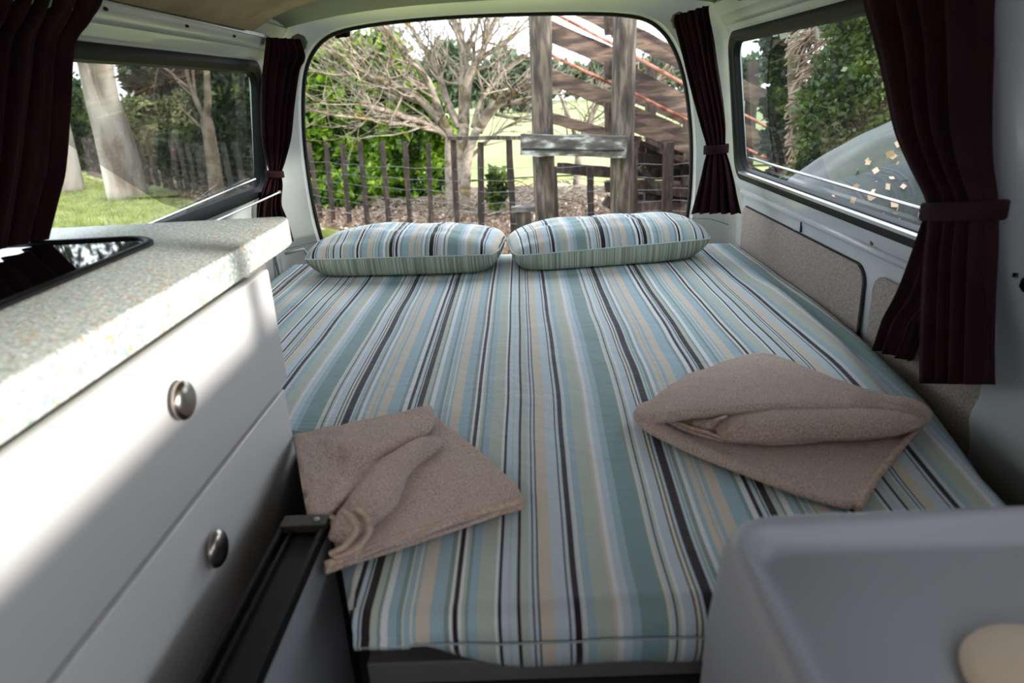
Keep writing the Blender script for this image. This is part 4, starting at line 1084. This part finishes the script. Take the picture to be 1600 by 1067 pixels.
def blobs(lst, Y, dY=0):
    out = []; rn = random.Random(len(lst))
    for (px, py, rpx, *e) in lst:
        y = e[0] if e else Y; p = at(px, py, y); out.append((p.x, p.y, p.z, rpx*p.y*1.06/1137))
    return out
bush('canopy_foliage', 'dark leafy branches hanging at the top of the left window', 'foliage', blobs([(222,108,22),(255,112,20),(290,112,18),(210,125,14),(238,130,14),(270,90,22),(220,85,22),(320,90,20)], 12.6), M['leaf_dark'], 4200, .15, 71, core=False, stem=False)
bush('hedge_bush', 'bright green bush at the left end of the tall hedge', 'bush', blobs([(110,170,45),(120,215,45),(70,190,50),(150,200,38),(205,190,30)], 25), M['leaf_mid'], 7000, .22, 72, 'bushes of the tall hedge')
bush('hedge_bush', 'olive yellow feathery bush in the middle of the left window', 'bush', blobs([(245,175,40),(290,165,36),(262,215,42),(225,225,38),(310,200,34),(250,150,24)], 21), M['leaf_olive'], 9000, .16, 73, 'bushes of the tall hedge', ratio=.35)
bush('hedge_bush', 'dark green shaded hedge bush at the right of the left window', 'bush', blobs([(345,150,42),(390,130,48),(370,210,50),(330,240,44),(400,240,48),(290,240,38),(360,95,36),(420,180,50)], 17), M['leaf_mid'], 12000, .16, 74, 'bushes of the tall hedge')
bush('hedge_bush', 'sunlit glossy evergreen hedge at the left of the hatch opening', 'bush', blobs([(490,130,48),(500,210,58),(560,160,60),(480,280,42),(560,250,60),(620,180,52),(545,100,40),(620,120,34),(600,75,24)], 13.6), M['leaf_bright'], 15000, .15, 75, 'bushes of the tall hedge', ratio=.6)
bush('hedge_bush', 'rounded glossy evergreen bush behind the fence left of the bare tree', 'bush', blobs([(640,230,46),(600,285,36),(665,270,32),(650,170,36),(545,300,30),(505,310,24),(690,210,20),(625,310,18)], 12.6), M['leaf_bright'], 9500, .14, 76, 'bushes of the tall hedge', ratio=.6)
bush('small_shrub', 'small upright broad-leaved shrub behind the fence beside the bare tree', 'shrub', blobs([(773,275,12),(777,298,14),(775,318,10),(782,285,10)], 10.6), M['leaf_mid'], 520, .12, 77, ratio=.5, core=False)
rnd = random.Random(8)
for i, (px, py, r, lab) in enumerate(((700,95,20,'distant dark pine crown above the bare tree'), (790,112,22,'distant trees left of the ramp post'), (820,125,24,'distant trees behind the paddock, right of centre'), (760,128,18,'low distant trees behind the bare tree trunk'))):
    bush('distant_tree', lab, 'tree', blobs([(px,py,r),(px-r*.8,py+r*.5,r*.8),(px+r*.8,py+r*.5,r*.8),(px,py+r*1.1,r*.9)], 62), M['leaf_far'], 1300, 1.0, 90+i, 'distant trees', stem=False)
for i, (px, w, lab) in enumerate(((620,120,'long distant shelter belt left'), (900,130,'long distant shelter belt behind the ramp'), (1060,120,'long distant shelter belt at the right'))):
    bush('shelter_belt', lab, 'trees', blobs([(px-w+k*w/4,128-roll*0+(0 if i else 6)-(px-800)*.055+rnd.uniform(-4,4),15) for k in range(9)], 95), M['leaf_far'], 2600, 1.4, 96+i, 'distant shelter belts', stem=False)
# ---- things seen through the right window
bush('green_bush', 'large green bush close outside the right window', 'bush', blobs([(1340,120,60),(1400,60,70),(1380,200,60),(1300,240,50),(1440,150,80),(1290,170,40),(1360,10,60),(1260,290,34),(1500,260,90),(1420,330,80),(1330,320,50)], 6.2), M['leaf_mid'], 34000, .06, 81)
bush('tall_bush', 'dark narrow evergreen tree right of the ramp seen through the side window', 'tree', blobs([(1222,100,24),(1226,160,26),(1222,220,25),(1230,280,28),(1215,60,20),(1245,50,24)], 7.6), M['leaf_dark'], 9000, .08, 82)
tk_ = thing('twig_thicket', (at(1255,200,7).x, 7, GZ), 'tangled brown dry twigs between the evergreen and the green bush', 'thicket')
rn = random.Random(17); mb = MB()
for _ in range(900):
    p = at(rn.uniform(1225,1330), rn.uniform(50,330), 6.6+rn.random()*.6); d = Vector((.5+rn.random()*.5, rn.gauss(0,.4), .5+rn.gauss(0,.35))).normalized()*rn.uniform(.2,.6)
    mb.tube([p, p+d*.5+Vector((rn.gauss(0,.03),0,rn.gauss(0,.03))), p+d], [.009,.007,.004], 3, False)
o = mb.obj('twigs', M['twig'], tk_); o['kind'] = 'stuff'
mb.tube([(at(1255,200,7).x, 7, GZ-.03), at(1250,250,7), at(1240,120,7), at(1238,60,7)], [.10,.08,.06,.04], 8); mb.obj('stem', M['bark_pale'], tk_, True)
# solid heap added in place of a dark reflection in the right pane
hp_ = thing('reflection_heap', (at(1380,300,3.9).x, 3.9, GZ), 'dark green folded heap built outside the right window in place of a reflection', 'reflection')
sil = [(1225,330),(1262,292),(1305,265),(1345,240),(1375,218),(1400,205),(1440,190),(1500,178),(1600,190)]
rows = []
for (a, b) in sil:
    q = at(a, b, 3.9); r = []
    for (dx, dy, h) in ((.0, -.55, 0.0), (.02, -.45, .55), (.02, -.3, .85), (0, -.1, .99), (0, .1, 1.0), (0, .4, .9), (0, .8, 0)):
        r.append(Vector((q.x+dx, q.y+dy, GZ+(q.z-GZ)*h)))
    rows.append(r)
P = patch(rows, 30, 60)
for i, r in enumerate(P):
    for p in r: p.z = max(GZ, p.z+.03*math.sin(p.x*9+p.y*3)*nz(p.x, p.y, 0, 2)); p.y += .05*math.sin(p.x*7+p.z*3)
grid_obj('reflection', P, M['reflection_dark'], hp_, thick=.01)
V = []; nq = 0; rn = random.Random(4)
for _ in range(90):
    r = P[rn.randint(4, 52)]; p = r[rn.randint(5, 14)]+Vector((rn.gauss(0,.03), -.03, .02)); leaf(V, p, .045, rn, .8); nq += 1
o = quads_obj('fallen_leaves', V, nq, mat('pale_reflection_patch', (196,164,140), .8), hp_); o['kind'] = 'stuff'  # leaf shapes in place of the reflection's bright patches
bush('green_bush', 'green bush added outside to keep low sun off the right window', 'bush', [(3.5, .9, .4, 1.0), (3.4, 1.9, .5, 1.0), (3.6, .3, .9, .7), (3.4, 1.2, 1.5, .8), (3.5, 2.9, .6, 1.1), (3.5, 2.4, 1.5, .8)], M['leaf_mid'], 6000, .11, 83)  # added as a blocker for low sun at the side window
bush('canopy_foliage', 'crown foliage of the pale gum tree above the left window', 'foliage', blobs([(150,-60,70),(240,-110,70),(60,-150,80),(330,-90,60),(180,-220,90),(20,-40,60)], 15.5), M['leaf_dark'], 5200, .24, 88, core=False, stem=False)
# dry sticks lying about the foot of the bare tree
rn = random.Random(44); mb = MB()
for _ in range(420):
    x = rn.uniform(-2.6, 1.6); y = rn.uniform(10.2, 13.2); a = rn.uniform(0, 6.28); l = rn.uniform(.25, .9); z = GZ+rn.uniform(.03, .22)
    p = Vector((x, y, z)); d = Vector((math.cos(a)*l, math.sin(a)*l, rn.gauss(0, .12)*l)); mb.tube([p, p+d*.5+Vector((0, 0, rn.uniform(0, .08))), p+d], [.010, .008, .004], 3, False)
o = mb.obj('dry_sticks', M['bark_pale']); tag(o, 'dry fallen sticks strewn around the foot of the bare tree', 'sticks', kind='stuff')
# loose hem edges showing inside the fold of the right towel
for pts in (((1040,648,.026),(1062,662,.022),(1094,672,.024),(1128,684,.022)), ((1046,656,.016),(1074,672,.014),(1104,682,.014),(1134,690,.012)), ((1104,662,.034),(1118,656,.044),(1136,650,.050))):
    mb = MB(); mb.tube(spline([bp_(p) for p in pts], 16), .0032, 6); mb.obj('hem', M['hem'], tr, True)
# scrap of plum cloth hanging in the top corner of the hatch opening
ct = thing('cloth_tie', at(535, 50, 2.78), 'small scrap of plum cloth hanging in the top left of the hatch opening', 'cloth tie')
rows = []
for k in range(6):
    r = []
    for j in range(9):
        p = at(523+j*2.9, 44+k*3.2-j*.4+(1.5 if j in (2, 6) else 0), 2.785); r.append(p+Vector((0, .006*math.sin(j*1.6+k*.4), 0)))
    rows.append(r)
grid_obj('cloth', rows, M['velvet'], ct, thick=.002)
